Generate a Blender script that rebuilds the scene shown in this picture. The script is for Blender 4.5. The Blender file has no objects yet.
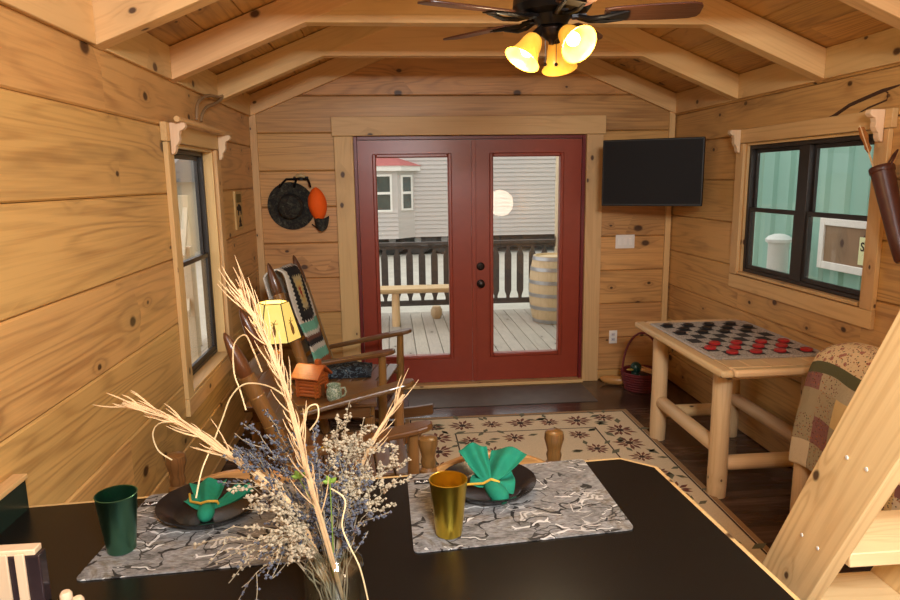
import bpy, bmesh, math, random
from mathutils import Vector, Matrix
from math import sin, cos, pi, radians
random.seed(11)
SC = bpy.context.scene
COL = SC.collection

# ------------------------------------------------------------------ camera
FPX, PITCH, YAW, ROLL, CAMZ = 671.5, 0.17751, 0.08567, -0.014025, 1.755
fw = Vector((sin(YAW)*cos(PITCH), cos(YAW)*cos(PITCH), -sin(PITCH)))
rt = Vector((cos(YAW), -sin(YAW), 0)); up = rt.cross(fw)
R2 = rt*cos(ROLL)+up*sin(ROLL); U2 = up*cos(ROLL)-rt*sin(ROLL)
CAM = Vector((0, 0, CAMZ))
cd = bpy.data.cameras.new('camera'); cam = bpy.data.objects.new('camera', cd); COL.objects.link(cam)
m = Matrix((R2, U2, -fw)).transposed().to_4x4(); m.translation = CAM; cam.matrix_world = m
cd.sensor_width = 36; cd.lens = FPX/900*36; cd.clip_start = 0.02; cd.clip_end = 200
SC.camera = cam
def at(px, py, ax, val):
    """point of the place seen at a pixel, on the plane axis=val"""
    d = fw + R2*((px-450)/FPX) - U2*((py-300)/FPX)
    return CAM + d*((val-CAM[ax])/d[ax])

# ------------------------------------------------------------------ colours / materials
def lin(c):
    f = lambda v: v/12.92 if v <= .04045 else ((v+.055)/1.055)**2.4
    return tuple(f(x/255) for x in c)+(1,)
class NT:
    def __init__(s, name):
        s.m = bpy.data.materials.new(name); s.m.use_nodes = True; s.t = s.m.node_tree
        s.b = s.t.nodes['Principled BSDF']; s.out = s.t.nodes['Material Output']
    def n(s, typ, **k):
        nd = s.t.nodes.new('ShaderNode'+typ)
        for a, v in k.items(): setattr(nd, a, v)
        return nd
    def l(s, a, b): s.t.links.new(a, b)
    def put(s, sock, v):
        if hasattr(v, 'is_linked'): s.l(v, sock)
        else: sock.default_value = v
    def math(s, op, a, b=0.0, c=None, clamp=False):
        nd = s.n('Math', operation=op, use_clamp=clamp); s.put(nd.inputs[0], a); s.put(nd.inputs[1], b)
        if c is not None: s.put(nd.inputs[2], c)
        return nd.outputs[0]
    def vmul(s, v, k):
        nd = s.n('VectorMath', operation='MULTIPLY'); s.l(v, nd.inputs[0]); nd.inputs[1].default_value = k; return nd.outputs[0]
    def vadd(s, v, w):
        nd = s.n('VectorMath', operation='ADD'); s.l(v, nd.inputs[0]); s.put(nd.inputs[1], w); return nd.outputs[0]
    def noise(s, v, scale=1, detail=2, rough=.5, dist=0):
        nd = s.n('TexNoise'); s.l(v, nd.inputs['Vector']); nd.inputs['Scale'].default_value = scale
        nd.inputs['Detail'].default_value = detail; nd.inputs['Roughness'].default_value = rough; nd.inputs['Distortion'].default_value = dist
        return nd.outputs[0]
    def voro(s, v, scale=1, feature='F1'):
        nd = s.n('TexVoronoi', feature=feature); s.l(v, nd.inputs['Vector']); nd.inputs['Scale'].default_value = scale; return nd
    def mix(s, f, a, b, blend='MIX'):
        nd = s.n('Mix', data_type='RGBA', blend_type=blend)
        s.put(nd.inputs['Factor'], f); s.put(nd.inputs['A'], a); s.put(nd.inputs['B'], b); return nd.outputs['Result']
    def ramp(s, f, stops, interp='LINEAR'):
        nd = s.n('ValToRGB'); nd.color_ramp.interpolation = interp; e = nd.color_ramp.elements
        while len(e) < len(stops): e.new(.5)
        for i, (p, c) in enumerate(stops): e[i].position = p; e[i].color = c
        s.l(f, nd.inputs[0]); return nd.outputs[0]
    def obj(s): return s.n('TexCoord').outputs['Object']
    def rand(s):
        a = s.n('NewGeometry').outputs['Random Per Island']; b = s.n('ObjectInfo').outputs['Random']
        return s.math('FRACT', s.math('ADD', a, s.math('MULTIPLY', b, 7.31)))
    def base(s, c): s.put(s.b.inputs['Base Color'], c)
    def set(s, **k):
        for a, v in k.items(): s.b.inputs[a.replace('_', ' ')].default_value = v
    def bump(s, h, strength=.2, dist=.01):
        nd = s.n('Bump'); nd.inputs['Strength'].default_value = strength; nd.inputs['Distance'].default_value = dist
        s.l(h, nd.inputs['Height']); s.l(nd.outputs[0], s.b.inputs['Normal'])

def plain(name, c, rough=.5, metal=0, var=.08, scale=30, **k):
    t = NT(name); c = lin(c); v = t.noise(t.obj(), scale, 3)
    d = tuple(x*(1-var*2) for x in c[:3])+(1,); e = tuple(min(1, x*(1+var)) for x in c[:3])+(1,)
    t.base(t.mix(v, d, e)); t.set(Roughness=rough, Metallic=metal, **k); return t.m

def wood(name, c1, c2, axis='x', ring=5, knots=.35, rough=.45, fiber=.12, var=.1, scale=1.0, knotc=(62, 34, 16), ringmix=.42, coat=0, kscale=1.0, blotch=.0):
    t = NT(name); r = t.rand()
    sp = t.n('SeparateXYZ'); t.l(t.obj(), sp.inputs[0]); cb = t.n('CombineXYZ')
    o = {'x': (0, 1, 2), 'y': (1, 0, 2), 'z': (2, 0, 1)}[axis]
    for i in range(3): t.l(sp.outputs[o[i]], cb.inputs[i])
    off = t.n('CombineXYZ'); t.l(t.math('MULTIPLY', r, 41.7), off.inputs[0]); t.l(t.math('MULTIPLY', r, 23.1), off.inputs[1]); t.l(t.math('MULTIPLY', r, 67.3), off.inputs[2])
    q = t.vadd(cb.outputs[0], off.outputs[0])
    sq = t.n('SeparateXYZ'); t.l(q, sq.inputs[0]); kq = t.n('CombineXYZ')
    t.l(t.math('MULTIPLY', sq.outputs[0], 3.0*scale*kscale), kq.inputs[0]); t.l(t.math('MULTIPLY', t.math('ADD', sq.outputs[1], sq.outputs[2]), 4.4*scale*kscale), kq.inputs[1])
    vo = t.n('TexVoronoi', voronoi_dimensions='2D'); t.l(kq.outputs[0], vo.inputs['Vector']); vo.inputs['Scale'].default_value = 1
    d = vo.outputs['Distance']; sc = t.n('SeparateColor'); t.l(vo.outputs['Color'], sc.inputs[0])
    thr = t.math('MULTIPLY', t.math('GREATER_THAN', sc.outputs[0], 1-knots), t.math('MULTIPLY_ADD', t.math('POWER', sc.outputs[1], 2.0), .1, .045))
    wob = t.math('ADD', d, t.math('MULTIPLY', t.math('SUBTRACT', t.noise(q, 40, 2), .5), .022))
    km = t.math('DIVIDE', t.math('SUBTRACT', thr, wob), t.math('MULTIPLY_ADD', thr, .4, .002), clamp=True)
    kb = t.math('SUBTRACT', 1, t.math('DIVIDE', d, t.math('MULTIPLY_ADD', thr, 5.5, .001)), clamp=True)
    N = t.noise(t.vmul(q, (.34*scale, 5.0*scale, 5.0*scale)), 1, 2, .4, .1)
    v = t.math('ADD', t.math('MULTIPLY', N, ring*3.6), t.math('MULTIPLY', t.math('MULTIPLY', kb, kb), 1.6))
    w = t.math('POWER', t.math('MULTIPLY_ADD', t.math('SINE', t.math('MULTIPLY', v, 6.283)), .5, .5), 2.6)
    brk = t.noise(t.vmul(q, (.9, 5, 5)), 1, 2)
    w = t.math('MULTIPLY', w, t.math('MULTIPLY', t.math('SUBTRACT', brk, .2, clamp=True), 1.7), clamp=True)
    fb = t.noise(t.vmul(q, (2.5*scale, 110*scale, 110*scale)), 1, 2)
    lo = t.noise(t.vmul(q, (.8, 2.2, 2.2)), 1, 2)
    f = t.math('ADD', t.math('MULTIPLY', w, ringmix), t.math('ADD', t.math('MULTIPLY', t.math('SUBTRACT', fb, .5), fiber*4), t.math('MULTIPLY', t.math('SUBTRACT', lo, .5), .7)), clamp=True)
    c = t.mix(f, lin(c1), lin(c2))
    bl = t.noise(t.vmul(q, (1.1, 8, 8)), 1, 3, .6); bl = t.math('MULTIPLY', t.math('SUBTRACT', bl, .56, clamp=True), 4.5, clamp=True)
    c = t.mix(t.math('MULTIPLY', bl, blotch), c, lin(tuple(int(x*.62) for x in c2)))
    hs = t.n('HueSaturation'); t.l(c, hs.inputs['Color'])
    t.l(t.math('MULTIPLY_ADD', r, var*2, 1-var), hs.inputs['Value'])
    t.l(t.math('MULTIPLY_ADD', t.math('FRACT', t.math('MULTIPLY', r, 13.7)), .012, .496), hs.inputs['Hue'])
    c = t.mix(t.math('MULTIPLY', kb, .3), hs.outputs[0], lin(tuple(int(x*.8) for x in c2)))
    c = t.mix(t.math('MULTIPLY', km, .92), c, lin(knotc))
    t.base(c); t.set(Roughness=rough, Coat_Weight=coat, Coat_Roughness=.15); t.bump(t.math('ADD', fb, w), .12, .004)
    return t.m

W = {}
W['wall_y'] = wood('amber_pine_wall_along', (214, 167, 103), (146, 98, 52), 'y', 5, .5, .42, var=.08, ringmix=.62, fiber=.2, blotch=.45)
W['wall_x'] = wood('amber_pine_wall_across', (206, 155, 94), (134, 88, 46), 'x', 5, .5, .45, var=.12, ringmix=.62, fiber=.2, blotch=.55)
W['ceil_y'] = wood('amber_pine_ceiling', (202, 154, 88), (130, 84, 40), 'y', 5, .65, .5, var=.18, ringmix=.6, fiber=.2, blotch=.6)
W['truss_x'] = wood('fir_truss', (226, 182, 126), (188, 138, 86), 'x', 6, .3, .55, var=.05, fiber=.16)
W['trim_x'] = wood('pine_trim_x', (220, 180, 124), (184, 138, 84), 'x', 5, .3, .5, kscale=1.3)
W['trim_y'] = wood('pine_trim_y', (220, 180, 124), (184, 138, 84), 'y', 5, .3, .5, kscale=1.3)
W['trim_z'] = wood('pine_trim_z', (220, 180, 124), (184, 138, 84), 'z', 5, .4, .5, kscale=1.3)
W['corbel'] = wood('raw_pine_corbel', (238, 208, 172), (220, 182, 140), 'z', 4, 0, .6)
W['log_x'] = wood('peeled_log_x', (226, 192, 144), (196, 154, 104), 'x', 6, .2, .5, scale=1.6)
W['log_y'] = wood('peeled_log_y', (226, 192, 144), (196, 154, 104), 'y', 6, .2, .5, scale=1.6)
W['log_z'] = wood('peeled_log_z', (226, 192, 144), (196, 154, 104), 'z', 6, .2, .5, scale=1.6)
W['step'] = wood('fresh_pine_stringer', (238, 202, 146), (180, 126, 64), 'z', 5, .2, .5, scale=1.0, ringmix=.85)
W['step_x'] = wood('fresh_pine_tread', (236, 204, 154), (200, 154, 96), 'x', 7, .1, .5, scale=1.2)
W['dark_x'] = wood('walnut_stain_x', (110, 74, 40), (62, 38, 20), 'x', 7, .08, .28, scale=1.8, coat=.3) #(158, 96, 46), (92, 50, 22), 'x', 7, .08, .28, scale=1.8, coat=.3)
W['dark_y'] = wood('walnut_stain_y', (110, 74, 40), (62, 38, 20), 'y', 7, .08, .28, scale=1.8, coat=.3) #(150, 92, 46), (90, 50, 24), 'y', 7, .08, .28, scale=1.8, coat=.3)
W['dark_z'] = wood('walnut_stain_z', (140, 98, 52), (82, 52, 26), 'z', 7, .08, .28, scale=1.8, coat=.3) #(168, 106, 50), (100, 56, 24), 'z', 7, .08, .28, scale=1.8, coat=.3)
W['tip'] = wood('burnt_tip', (98, 56, 30), (54, 30, 16), 'z', 5, 0, .3, scale=2, coat=.3)
W['oak_x'] = wood('oak_chair_rail', (190, 140, 84), (128, 82, 38), 'x', 5, 0, .3, scale=2.2, ringmix=.8, coat=.3)
W['oak_z'] = wood('oak_chair_post', (112, 76, 40), (52, 32, 16), 'z', 7, 0, .3, scale=2.0, ringmix=.7, coat=.3)
W['blade'] = wood('walnut_fan_blade', (74, 40, 26), (42, 22, 15), 'x', 6, 0, .35, scale=1.5)
W['deck'] = wood('weathered_deck', (178, 168, 154), (142, 132, 118), 'y', 5, .2, .7, var=.08)
W['barrel'] = wood('barrel_oak', (206, 180, 142), (172, 140, 100), 'z', 4, 0, .6, var=.12)
W['cedar'] = wood('carved_cedar', (168, 86, 36), (100, 46, 18), 'x', 7, 0, .35, scale=2, coat=.2)
W['rail_out'] = wood('weathered_rail', (214, 196, 166), (176, 152, 118), 'z', 4, .1, .7)

def floor_mat():
    t = NT('dark_plank_floor'); sp = t.n('SeparateXYZ'); t.l(t.obj(), sp.inputs[0])
    row = t.math('FLOOR', t.math('DIVIDE', sp.outputs[1], .15))
    wn = t.n('TexWhiteNoise', noise_dimensions='1D'); t.l(row, wn.inputs['W'])
    xx = t.math('ADD', sp.outputs[0], t.math('MULTIPLY', wn.outputs[0], 9.0))
    cell = t.math('FLOOR', t.math('DIVIDE', xx, 1.1))
    wn2 = t.n('TexWhiteNoise', noise_dimensions='2D'); cb = t.n('CombineXYZ'); t.l(row, cb.inputs[0]); t.l(cell, cb.inputs[1]); t.l(cb.outputs[0], wn2.inputs['Vector'])
    c3 = t.n('CombineXYZ'); t.l(t.math('MULTIPLY', xx, 1.3), c3.inputs[0]); t.l(t.math('MULTIPLY', sp.outputs[1], 16), c3.inputs[1]); t.l(t.math('MULTIPLY', wn2.outputs[0], 40), c3.inputs[2])
    n = t.noise(c3.outputs[0], 1.5, 5, .65, .6)
    c = t.ramp(n, [(.25, lin((44, 32, 26))), (.5, lin((74, 55, 45))), (.75, lin((104, 82, 68)))])
    hs = t.n('HueSaturation'); t.l(c, hs.inputs['Color']); t.l(t.math('MULTIPLY_ADD', wn2.outputs[0], .5, .75), hs.inputs['Value'])
    ed = t.math('FRACT', t.math('DIVIDE', sp.outputs[1], .15)); gap = t.math('LESS_THAN', ed, .025)
    t.base(t.mix(gap, hs.outputs[0], lin((24, 18, 15)))); t.set(Roughness=.2); t.bump(n, .04, .004); return t.m
FLOOR = floor_mat()

RED = plain('red_door_paint', (148, 60, 40), .32, var=.08, scale=14)
REDJ = plain('red_jamb_paint', (112, 34, 34), .35, var=.06)
BLACKM = plain('black_iron', (26, 24, 24), .4, .6)
BRONZE = plain('dark_bronze', (44, 34, 28), .35, .7)
WINF = plain('bronze_window_frame', (48, 42, 38), .4, .2)
WHITE = plain('white_plastic', (236, 232, 224), .4, var=.02)
TVS = plain('tv_screen', (20, 18, 19), .6, var=.03, Specular_IOR_Level=.2)
TVB = plain('tv_body', (16, 15, 15), .5)
COUNTER = None
def counter_mat():
    t = NT('black_laminate'); n = t.noise(t.obj(), 380, 2, .7)
    t.base(t.ramp(n, [(.45, lin((13, 12, 11))), (.64, lin((32, 30, 26))), (.78, lin((70, 64, 54)))])); t.set(Roughness=.27, Specular_IOR_Level=.3); return t.m
COUNTER = counter_mat()
def splash_mat():
    t = NT('dark_green_laminate'); n = t.noise(t.obj(), 300, 2, .7)
    t.base(t.ramp(n, [(.4, lin((22, 34, 28))), (.65, lin((36, 52, 42))), (.8, lin((70, 84, 70)))])); t.set(Roughness=.25); return t.m
SPLASH = splash_mat()

def glass_mat(name, tint=(1, 1, 1), refl=1.0):
    t = NT(name); t.t.nodes.remove(t.b)
    tr = t.n('BsdfTransparent'); tr.inputs[0].default_value = tint+(1,)
    gl = t.n('BsdfGlossy'); gl.inputs['Roughness'].default_value = .01
    g = t.n('NewGeometry'); dt = t.n('VectorMath', operation='DOT_PRODUCT'); t.l(g.outputs['Incoming'], dt.inputs[0]); t.l(g.outputs['Normal'], dt.inputs[1])
    k = t.math('SUBTRACT', 1, t.math('ABSOLUTE', dt.outputs['Value']), clamp=True)
    fr = t.math('MULTIPLY_ADD', t.math('POWER', k, 5.0), .9, .04, clamp=True)
    mx = t.n('MixShader'); t.l(t.math('MULTIPLY', fr, refl), mx.inputs[0]); t.l(tr.outputs[0], mx.inputs[1]); t.l(gl.outputs[0], mx.inputs[2])
    t.l(mx.outputs[0], t.out.inputs[0]); return t.m
GLASS = glass_mat('clear_pane', refl=.8)
JARG = glass_mat('jar_glass', (.93, .96, .95), 2.2)

def emit_mat(name, c, strength, base=(255, 240, 200)):
    t = NT(name); t.base(lin(base)); t.b.inputs['Emission Color'].default_value = lin(c); t.b.inputs['Emission Strength'].default_value = strength
    t.set(Roughness=.4); return t.m

def camo_mat():
    t = NT('grey_camo_cloth'); o = t.obj()
    n = t.noise(t.vmul(o, (1, 1.6, 1)), 6, 6, .7, 1.5)
    c = t.ramp(n, [(.28, lin((46, 45, 44))), (.42, lin((104, 102, 100))), (.52, lin((140, 140, 140))), (.6, lin((98, 88, 72))), (.72, lin((186, 187, 188)))])
    dn = t.n('TexNoise'); t.l(o, dn.inputs['Vector']); dn.inputs['Scale'].default_value = 7; dn.inputs['Detail'].default_value = 3
    wv = t.vadd(o, t.vmul(dn.outputs['Color'], (.16, .16, .0)))
    m1 = t.noise(o, 7, 2); m2 = t.noise(t.vadd(o, (5, 3, 1)), 9, 2)
    fine = t.noise(t.vmul(o, (1, 3, 1)), 55, 4, .7)
    c = t.mix(.3, c, t.ramp(fine, [(.35, lin((40, 38, 35))), (.5, lin((120, 114, 104))), (.65, lin((190, 187, 180)))]))
    for off, sc_, wd_, col_, mk, lim in (((0, 0, 0), 8, .03, (34, 31, 29), m1, .5), ((3.3, 1.7, 0), 6, .022, (208, 206, 200), m2, .52), ((7.3, 2.7, 0), 15, .035, (50, 46, 42), m2, .55), ((1.3, 8.7, 0), 17, .03, (186, 182, 174), m1, .58)):
        e = t.voro(t.vmul(t.vadd(wv, off), (1, 1.9, 1)), sc_, 'DISTANCE_TO_EDGE').outputs['Distance']
        c = t.mix(t.math('MULTIPLY', t.math('LESS_THAN', e, wd_), t.math('GREATER_THAN', mk, lim)), c, lin(col_))
    t.base(c); t.set(Roughness=.75); return t.m
CAMO = camo_mat()
def camo_dark():
    t = NT('dark_camo_hat'); n = t.noise(t.obj(), 28, 4, .7, 1.0)
    t.base(t.ramp(n, [(.35, lin((26, 26, 24))), (.5, lin((52, 50, 40))), (.62, lin((84, 84, 74))), (.72, lin((132, 130, 122)))], 'CONSTANT')); t.set(Roughness=.85); return t.m
CAMOD = camo_dark()
def quilt_mat():
    t = NT('patchwork_quilt'); sp = t.n('SeparateXYZ'); t.l(t.n('TexCoord').outputs['UV'], sp.inputs[0])
    u, v = sp.outputs[0], sp.outputs[1]
    cu = t.math('FLOOR', t.math('MULTIPLY', u, 8.0)); cv = t.math('FLOOR', t.math('MULTIPLY', v, 8.0))
    wn = t.n('TexWhiteNoise', noise_dimensions='2D'); cb = t.n('CombineXYZ'); t.l(cu, cb.inputs[0]); t.l(cv, cb.inputs[1]); t.l(cb.outputs[0], wn.inputs['Vector'])
    pc = t.ramp(wn.outputs[0], [(0, lin((232, 216, 186))), (.2, lin((178, 164, 134))), (.42, lin((150, 104, 100))), (.58, lin((226, 196, 136))), (.75, lin((190, 176, 146))), (.9, lin((196, 168, 130)))], 'CONSTANT')
    dots = t.voro(t.n('TexCoord').outputs['UV'], 95)
    dm = t.math('LESS_THAN', dots.outputs['Distance'], .3)
    sc = t.n('SeparateColor'); t.l(dots.outputs['Color'], sc.inputs[0])
    dc = t.ramp(sc.outputs[1], [(0, lin((112, 44, 48))), (.4, lin((92, 96, 66))), (.7, lin((188, 120, 70)))], 'CONSTANT')
    sel = t.math('GREATER_THAN', t.math('FRACT', t.math('MULTIPLY', wn.outputs[0], 3.7)), .35)
    pc = t.mix(t.math('MULTIPLY', dm, sel), pc, dc)
    # floral cream border over the top, green stripe beside it
    flo = t.mix(dm, lin((234, 210, 168)), dc)
    big = t.voro(t.n('TexCoord').outputs['UV'], 30); bm_ = t.math('LESS_THAN', big.outputs['Distance'], .3)
    flo = t.mix(t.math('MULTIPLY', bm_, .8), flo, lin((168, 92, 84)))
    c = t.mix(t.math('GREATER_THAN', v, .5), pc, flo)
    st = t.math('MULTIPLY', t.math('GREATER_THAN', v, .45), t.math('LESS_THAN', v, .5))
    c = t.mix(st, c, lin((96, 96, 66)))
    t.base(c); t.set(Roughness=.9); t.bump(t.noise(t.n('TexCoord').outputs['UV'], 60, 2), .5, .01); return t.m
QUILT = quilt_mat()
def afghan_mat():
    t = NT('crochet_afghan'); sp = t.n('SeparateXYZ'); t.l(t.n('TexCoord').outputs['UV'], sp.inputs[0])
    u, v = sp.outputs[0], sp.outputs[1]         # u across 0..1, v along 0..1 (two motifs)
    w = t.math('DIVIDE', v, .6)
    fu = t.math('ABSOLUTE', t.math('SUBTRACT', u, .5))
    zz = t.math('MULTIPLY', t.math('PINGPONG', t.math('MULTIPLY', w, 26), .5), .1)
    zz2 = t.math('MULTIPLY', t.math('PINGPONG', t.math('MULTIPLY', u, 11), .5), .1)
    fv = t.math('MULTIPLY', t.math('ABSOLUTE', t.math('SUBTRACT', w, .7)), 1.45)
    d = t.math('MAXIMUM', t.math('ADD', fu, zz), t.math('ADD', fv, zz2))
    c = t.ramp(d, [(0, lin((176, 50, 32))), (.09, lin((222, 190, 110))), (.17, lin((200, 180, 130))), (.24, lin((24, 22, 22))), (.4, lin((222, 214, 198))), (.62, lin((214, 204, 188)))], 'CONSTANT')
    low = t.ramp(t.math('ADD', w, t.math('MULTIPLY', zz2, .35)), [(0, lin((150, 84, 46))), (.08, lin((120, 186, 160))), (.17, lin((216, 208, 192))), (.22, lin((38, 30, 28))), (.27, lin((110, 66, 46))), (.31, lin((212, 204, 188))), (.35, lin((118, 186, 160)))], 'CONSTANT')
    c = t.mix(t.math('LESS_THAN', w, .43), c, low)
    t.base(c); t.set(Roughness=.95); t.bump(t.noise(t.n('TexCoord').outputs['UV'], 70, 1), .9, .015); return t.m
AFGHAN = afghan_mat()
def mug_mat():
    t = NT('speckled_green_glaze'); n = t.noise(t.obj(), 70, 3, .6)
    t.base(t.ramp(n, [(.42, lin((196, 200, 176))), (.5, lin((78, 104, 80))), (.6, lin((170, 180, 150)))])); t.set(Roughness=.3); return t.m
def lapsiding():
    t = NT('cream_lap_siding'); n = t.noise(t.vmul(t.obj(), (.3, 1, 6)), 3, 3)
    t.base(t.mix(n, lin((186, 178, 172)), lin((202, 194, 188)))); t.set(Roughness=.6); return t.m

# ------------------------------------------------------------------ mesh helpers
class MB:
    def __init__(s): s.b = bmesh.new(); s.mi = 0; s.uv = s.b.loops.layers.uv.new('UVMap')
    def face(s, vs):
        try: f = s.b.faces.new(vs); f.material_index = s.mi; return f
        except ValueError: return None
    def v(s, p): return s.b.verts.new(p)
    def box(s, lo, hi, M=None):
        c = [(x, y, z) for x in (lo[0], hi[0]) for y in (lo[1], hi[1]) for z in (lo[2], hi[2])]
        vs = [s.v(M @ Vector(p) if M else p) for p in c]
        for f in ((0, 1, 3, 2), (4, 6, 7, 5), (0, 4, 5, 1), (2, 3, 7, 6), (0, 2, 6, 4), (1, 5, 7, 3)): s.face([vs[i] for i in f])
        return s
    def beam(s, p0, p1, w, h, upv=(0, 0, 1)):
        p0, p1 = Vector(p0), Vector(p1); d = p1-p0; L = d.length; d.normalize(); upv = Vector(upv)
        sd = d.cross(upv).normalized(); u = sd.cross(d)
        vs = []
        for e in (p0, p1):
            for a, b in ((-1, -1), (1, -1), (1, 1), (-1, 1)): vs.append(s.v(e+sd*(a*w/2)+u*(b*h/2)))
        for f in ((3, 2, 1, 0), (4, 5, 6, 7), (0, 1, 5, 4), (1, 2, 6, 5), (2, 3, 7, 6), (3, 0, 4, 7)): s.face([vs[i] for i in f])
        return s
    def prism(s, pts, n, t):
        """closed outline pts (3D, planar) extruded along vector n by t"""
        n = Vector(n).normalized()*t; a = [s.v(p) for p in pts]; b = [s.v(Vector(p)+n) for p in pts]; k = len(pts)
        s.face(a[::-1]); s.face(b)
        for i in range(k): s.face([a[i], a[(i+1) % k], b[(i+1) % k], b[i]])
        return s
    def tube(s, pts, rad, seg=10, cap=True):
        pts = [Vector(p) for p in pts]; n = len(pts)
        if not hasattr(rad, '__len__'): rad = [rad]*n
        ref = Vector((0, 0, 1)); rings = []; prev = None
        for i, p in enumerate(pts):
            d = (pts[min(i+1, n-1)]-pts[max(i-1, 0)])
            if d.length < 1e-9: d = Vector((0, 0, 1))
            d.normalize()
            if prev is None:
                a = d.orthogonal().normalized() if abs(d.dot(ref)) > .95 else d.cross(ref).normalized()
            else:
                a = prev-d*prev.dot(d); a = a.normalized() if a.length > 1e-6 else d.orthogonal().normalized()
            prev = a; b = d.cross(a)
            rings.append([s.v(p+(a*cos(2*pi*k/seg)+b*sin(2*pi*k/seg))*max(rad[i], 1e-5)) for k in range(seg)])
        for i in range(n-1):
            for k in range(seg): s.face([rings[i][k], rings[i][(k+1) % seg], rings[i+1][(k+1) % seg], rings[i+1][k]])
        if cap: s.face(rings[0][::-1]); s.face(rings[-1])
        return s
    def lathe(s, prof, c=(0, 0, 0), axis=(0, 0, 1), seg=24, closed=False, cap=True):
        """prof [(radius, height)] about axis from c"""
        c = Vector(c); ax = Vector(axis).normalized(); a = ax.orthogonal().normalized(); b = ax.cross(a); rings = []
        for r, h in prof:
            if r < 1e-6: rings.append([s.v(c+ax*h)])
            else: rings.append([s.v(c+ax*h+(a*cos(2*pi*k/seg)+b*sin(2*pi*k/seg))*r) for k in range(seg)])
        pr = list(zip(rings, rings[1:]))
        if closed: pr.append((rings[-1], rings[0]))
        for A, B in pr:
            for k in range(seg):
                j = (k+1) % seg
                if len(A) == 1 and len(B) == 1: continue
                if len(A) == 1: s.face([A[0], B[j], B[k]])
                elif len(B) == 1: s.face([A[k], A[j], B[0]])
                else: s.face([A[k], A[j], B[j], B[k]])
        if cap and not closed:
            if len(rings[0]) > 1: s.face(rings[0][::-1])
            if len(rings[-1]) > 1: s.face(rings[-1])
        return s
    def ball(s, c, r, seg=12, rings=8, sc=(1, 1, 1), M=None):
        c = Vector(c); vs = []
        for i in range(rings+1):
            th = pi*i/rings; row = []
            for k in range(1 if i in (0, rings) else seg):
                p = Vector((sin(th)*cos(2*pi*k/seg)*sc[0], sin(th)*sin(2*pi*k/seg)*sc[1], cos(th)*sc[2]))*r
                row.append(s.v(c+(M @ p if M else p)))
            vs.append(row)
        for A, B in zip(vs, vs[1:]):
            for k in range(seg):
                j = (k+1) % seg
                if len(A) == 1: s.face([A[0], B[k], B[j]])
                elif len(B) == 1: s.face([A[k], B[0], A[j]])
                else: s.face([A[k], B[k], B[j], A[j]])
        return s
    def octa(s, c, r):
        c = Vector(c); p = [s.v(c+Vector(d)*r*random.uniform(.7, 1.3)) for d in ((1, 0, 0), (-1, 0, 0), (0, 1, 0), (0, -1, 0), (0, 0, 1), (0, 0, -1))]
        for a, b, d in ((0, 2, 4), (2, 1, 4), (1, 3, 4), (3, 0, 4), (2, 0, 5), (1, 2, 5), (3, 1, 5), (0, 3, 5)): s.face([p[a], p[b], p[d]])
    def grid(s, fn, nu, nv):
        vs = [[s.v(fn(i/nu, j/nv)) for j in range(nv+1)] for i in range(nu+1)]
        for i in range(nu):
            for j in range(nv):
                f = s.face([vs[i][j], vs[i+1][j], vs[i+1][j+1], vs[i][j+1]])
                if f:
                    for lp, (a, b) in zip(f.loops, ((i, j), (i+1, j), (i+1, j+1), (i, j+1))): lp[s.uv].uv = (a/nu, b/nv)
        return s
    def plank(s, O, u, v, n, u0, u1, v0, v1, t=.03, c=.008):
        O, u, v, n = Vector(O), Vector(u), Vector(v), Vector(n)
        prof = [(v0+.0014, -t), (v0+.0014, -c), (v0+c, 0), (v1-c, 0), (v1-.0014, -c), (v1-.0014, -t)]
        a = [s.v(O+u*u0+v*p+n*q) for p, q in prof]; b = [s.v(O+u*u1+v*p+n*q) for p, q in prof]; k = len(prof)
        s.face(a); s.face(b[::-1])
        for i in range(k): s.face([a[i], b[i], b[(i+1) % k], a[(i+1) % k]])
    def build(s, name, mat, parent=None, smooth=True, bevel=0, solid=0, sub=0, ang=38, rot=None):
        if rot is not None: bmesh.ops.transform(s.b, matrix=rot.inverted(), verts=s.b.verts)
        bmesh.ops.recalc_face_normals(s.b, faces=s.b.faces)
        if smooth:
            for f in s.b.faces: f.smooth = True
            for e in s.b.edges:
                if len(e.link_faces) == 2 and e.calc_face_angle(0) > radians(ang): e.smooth = False
        me = bpy.data.meshes.new(name); s.b.to_mesh(me); s.b.free()
        for mm in (mat if isinstance(mat, (list, tuple)) else [mat]): me.materials.append(mm)
        o = bpy.data.objects.new(name, me); COL.objects.link(o)
        if parent: o.parent = parent
        if rot is not None: o.matrix_local = rot
        if solid: md = o.modifiers.new('solid', 'SOLIDIFY'); md.thickness = solid; md.offset = 0
        if sub: md = o.modifiers.new('sub', 'SUBSURF'); md.levels = sub; md.render_levels = sub
        if bevel:
            md = o.modifiers.new('bev', 'BEVEL'); md.width = bevel; md.segments = 2; md.limit_method = 'ANGLE'; md.angle_limit = radians(40)
        return o

def tag(o, label=None, cat=None, group=None, kind=None):
    if label: o['label'] = label
    if cat: o['category'] = cat
    if group: o['group'] = group
    if kind: o['kind'] = kind
    return o
def thing(name, label, cat, loc=(0, 0, 0), rz=0, group=None):
    o = bpy.data.objects.new(name, None); COL.objects.link(o); o.empty_display_size = .05
    o.location = loc; o.rotation_euler = (0, 0, rz); return tag(o, label, cat, group)
def struct(o): o['kind'] = 'structure'; return o
def copy_tree(o, parent=None):
    c = o.copy(); COL.objects.link(c)
    if parent: c.parent = parent
    for ch in [x for x in bpy.data.objects if x.parent == o]: copy_tree(ch, c)
    return c

# ------------------------------------------------------------------ room shell
XL, XR, YB, YF = -1.087, 2.38, 5.565, -1.75
XM = (XL+XR)/2; ZW = 2.42; SL = .41           # wall-top height of the ceiling plane and its slope
ZR = ZW+SL*(XR-XL)/2

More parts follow.
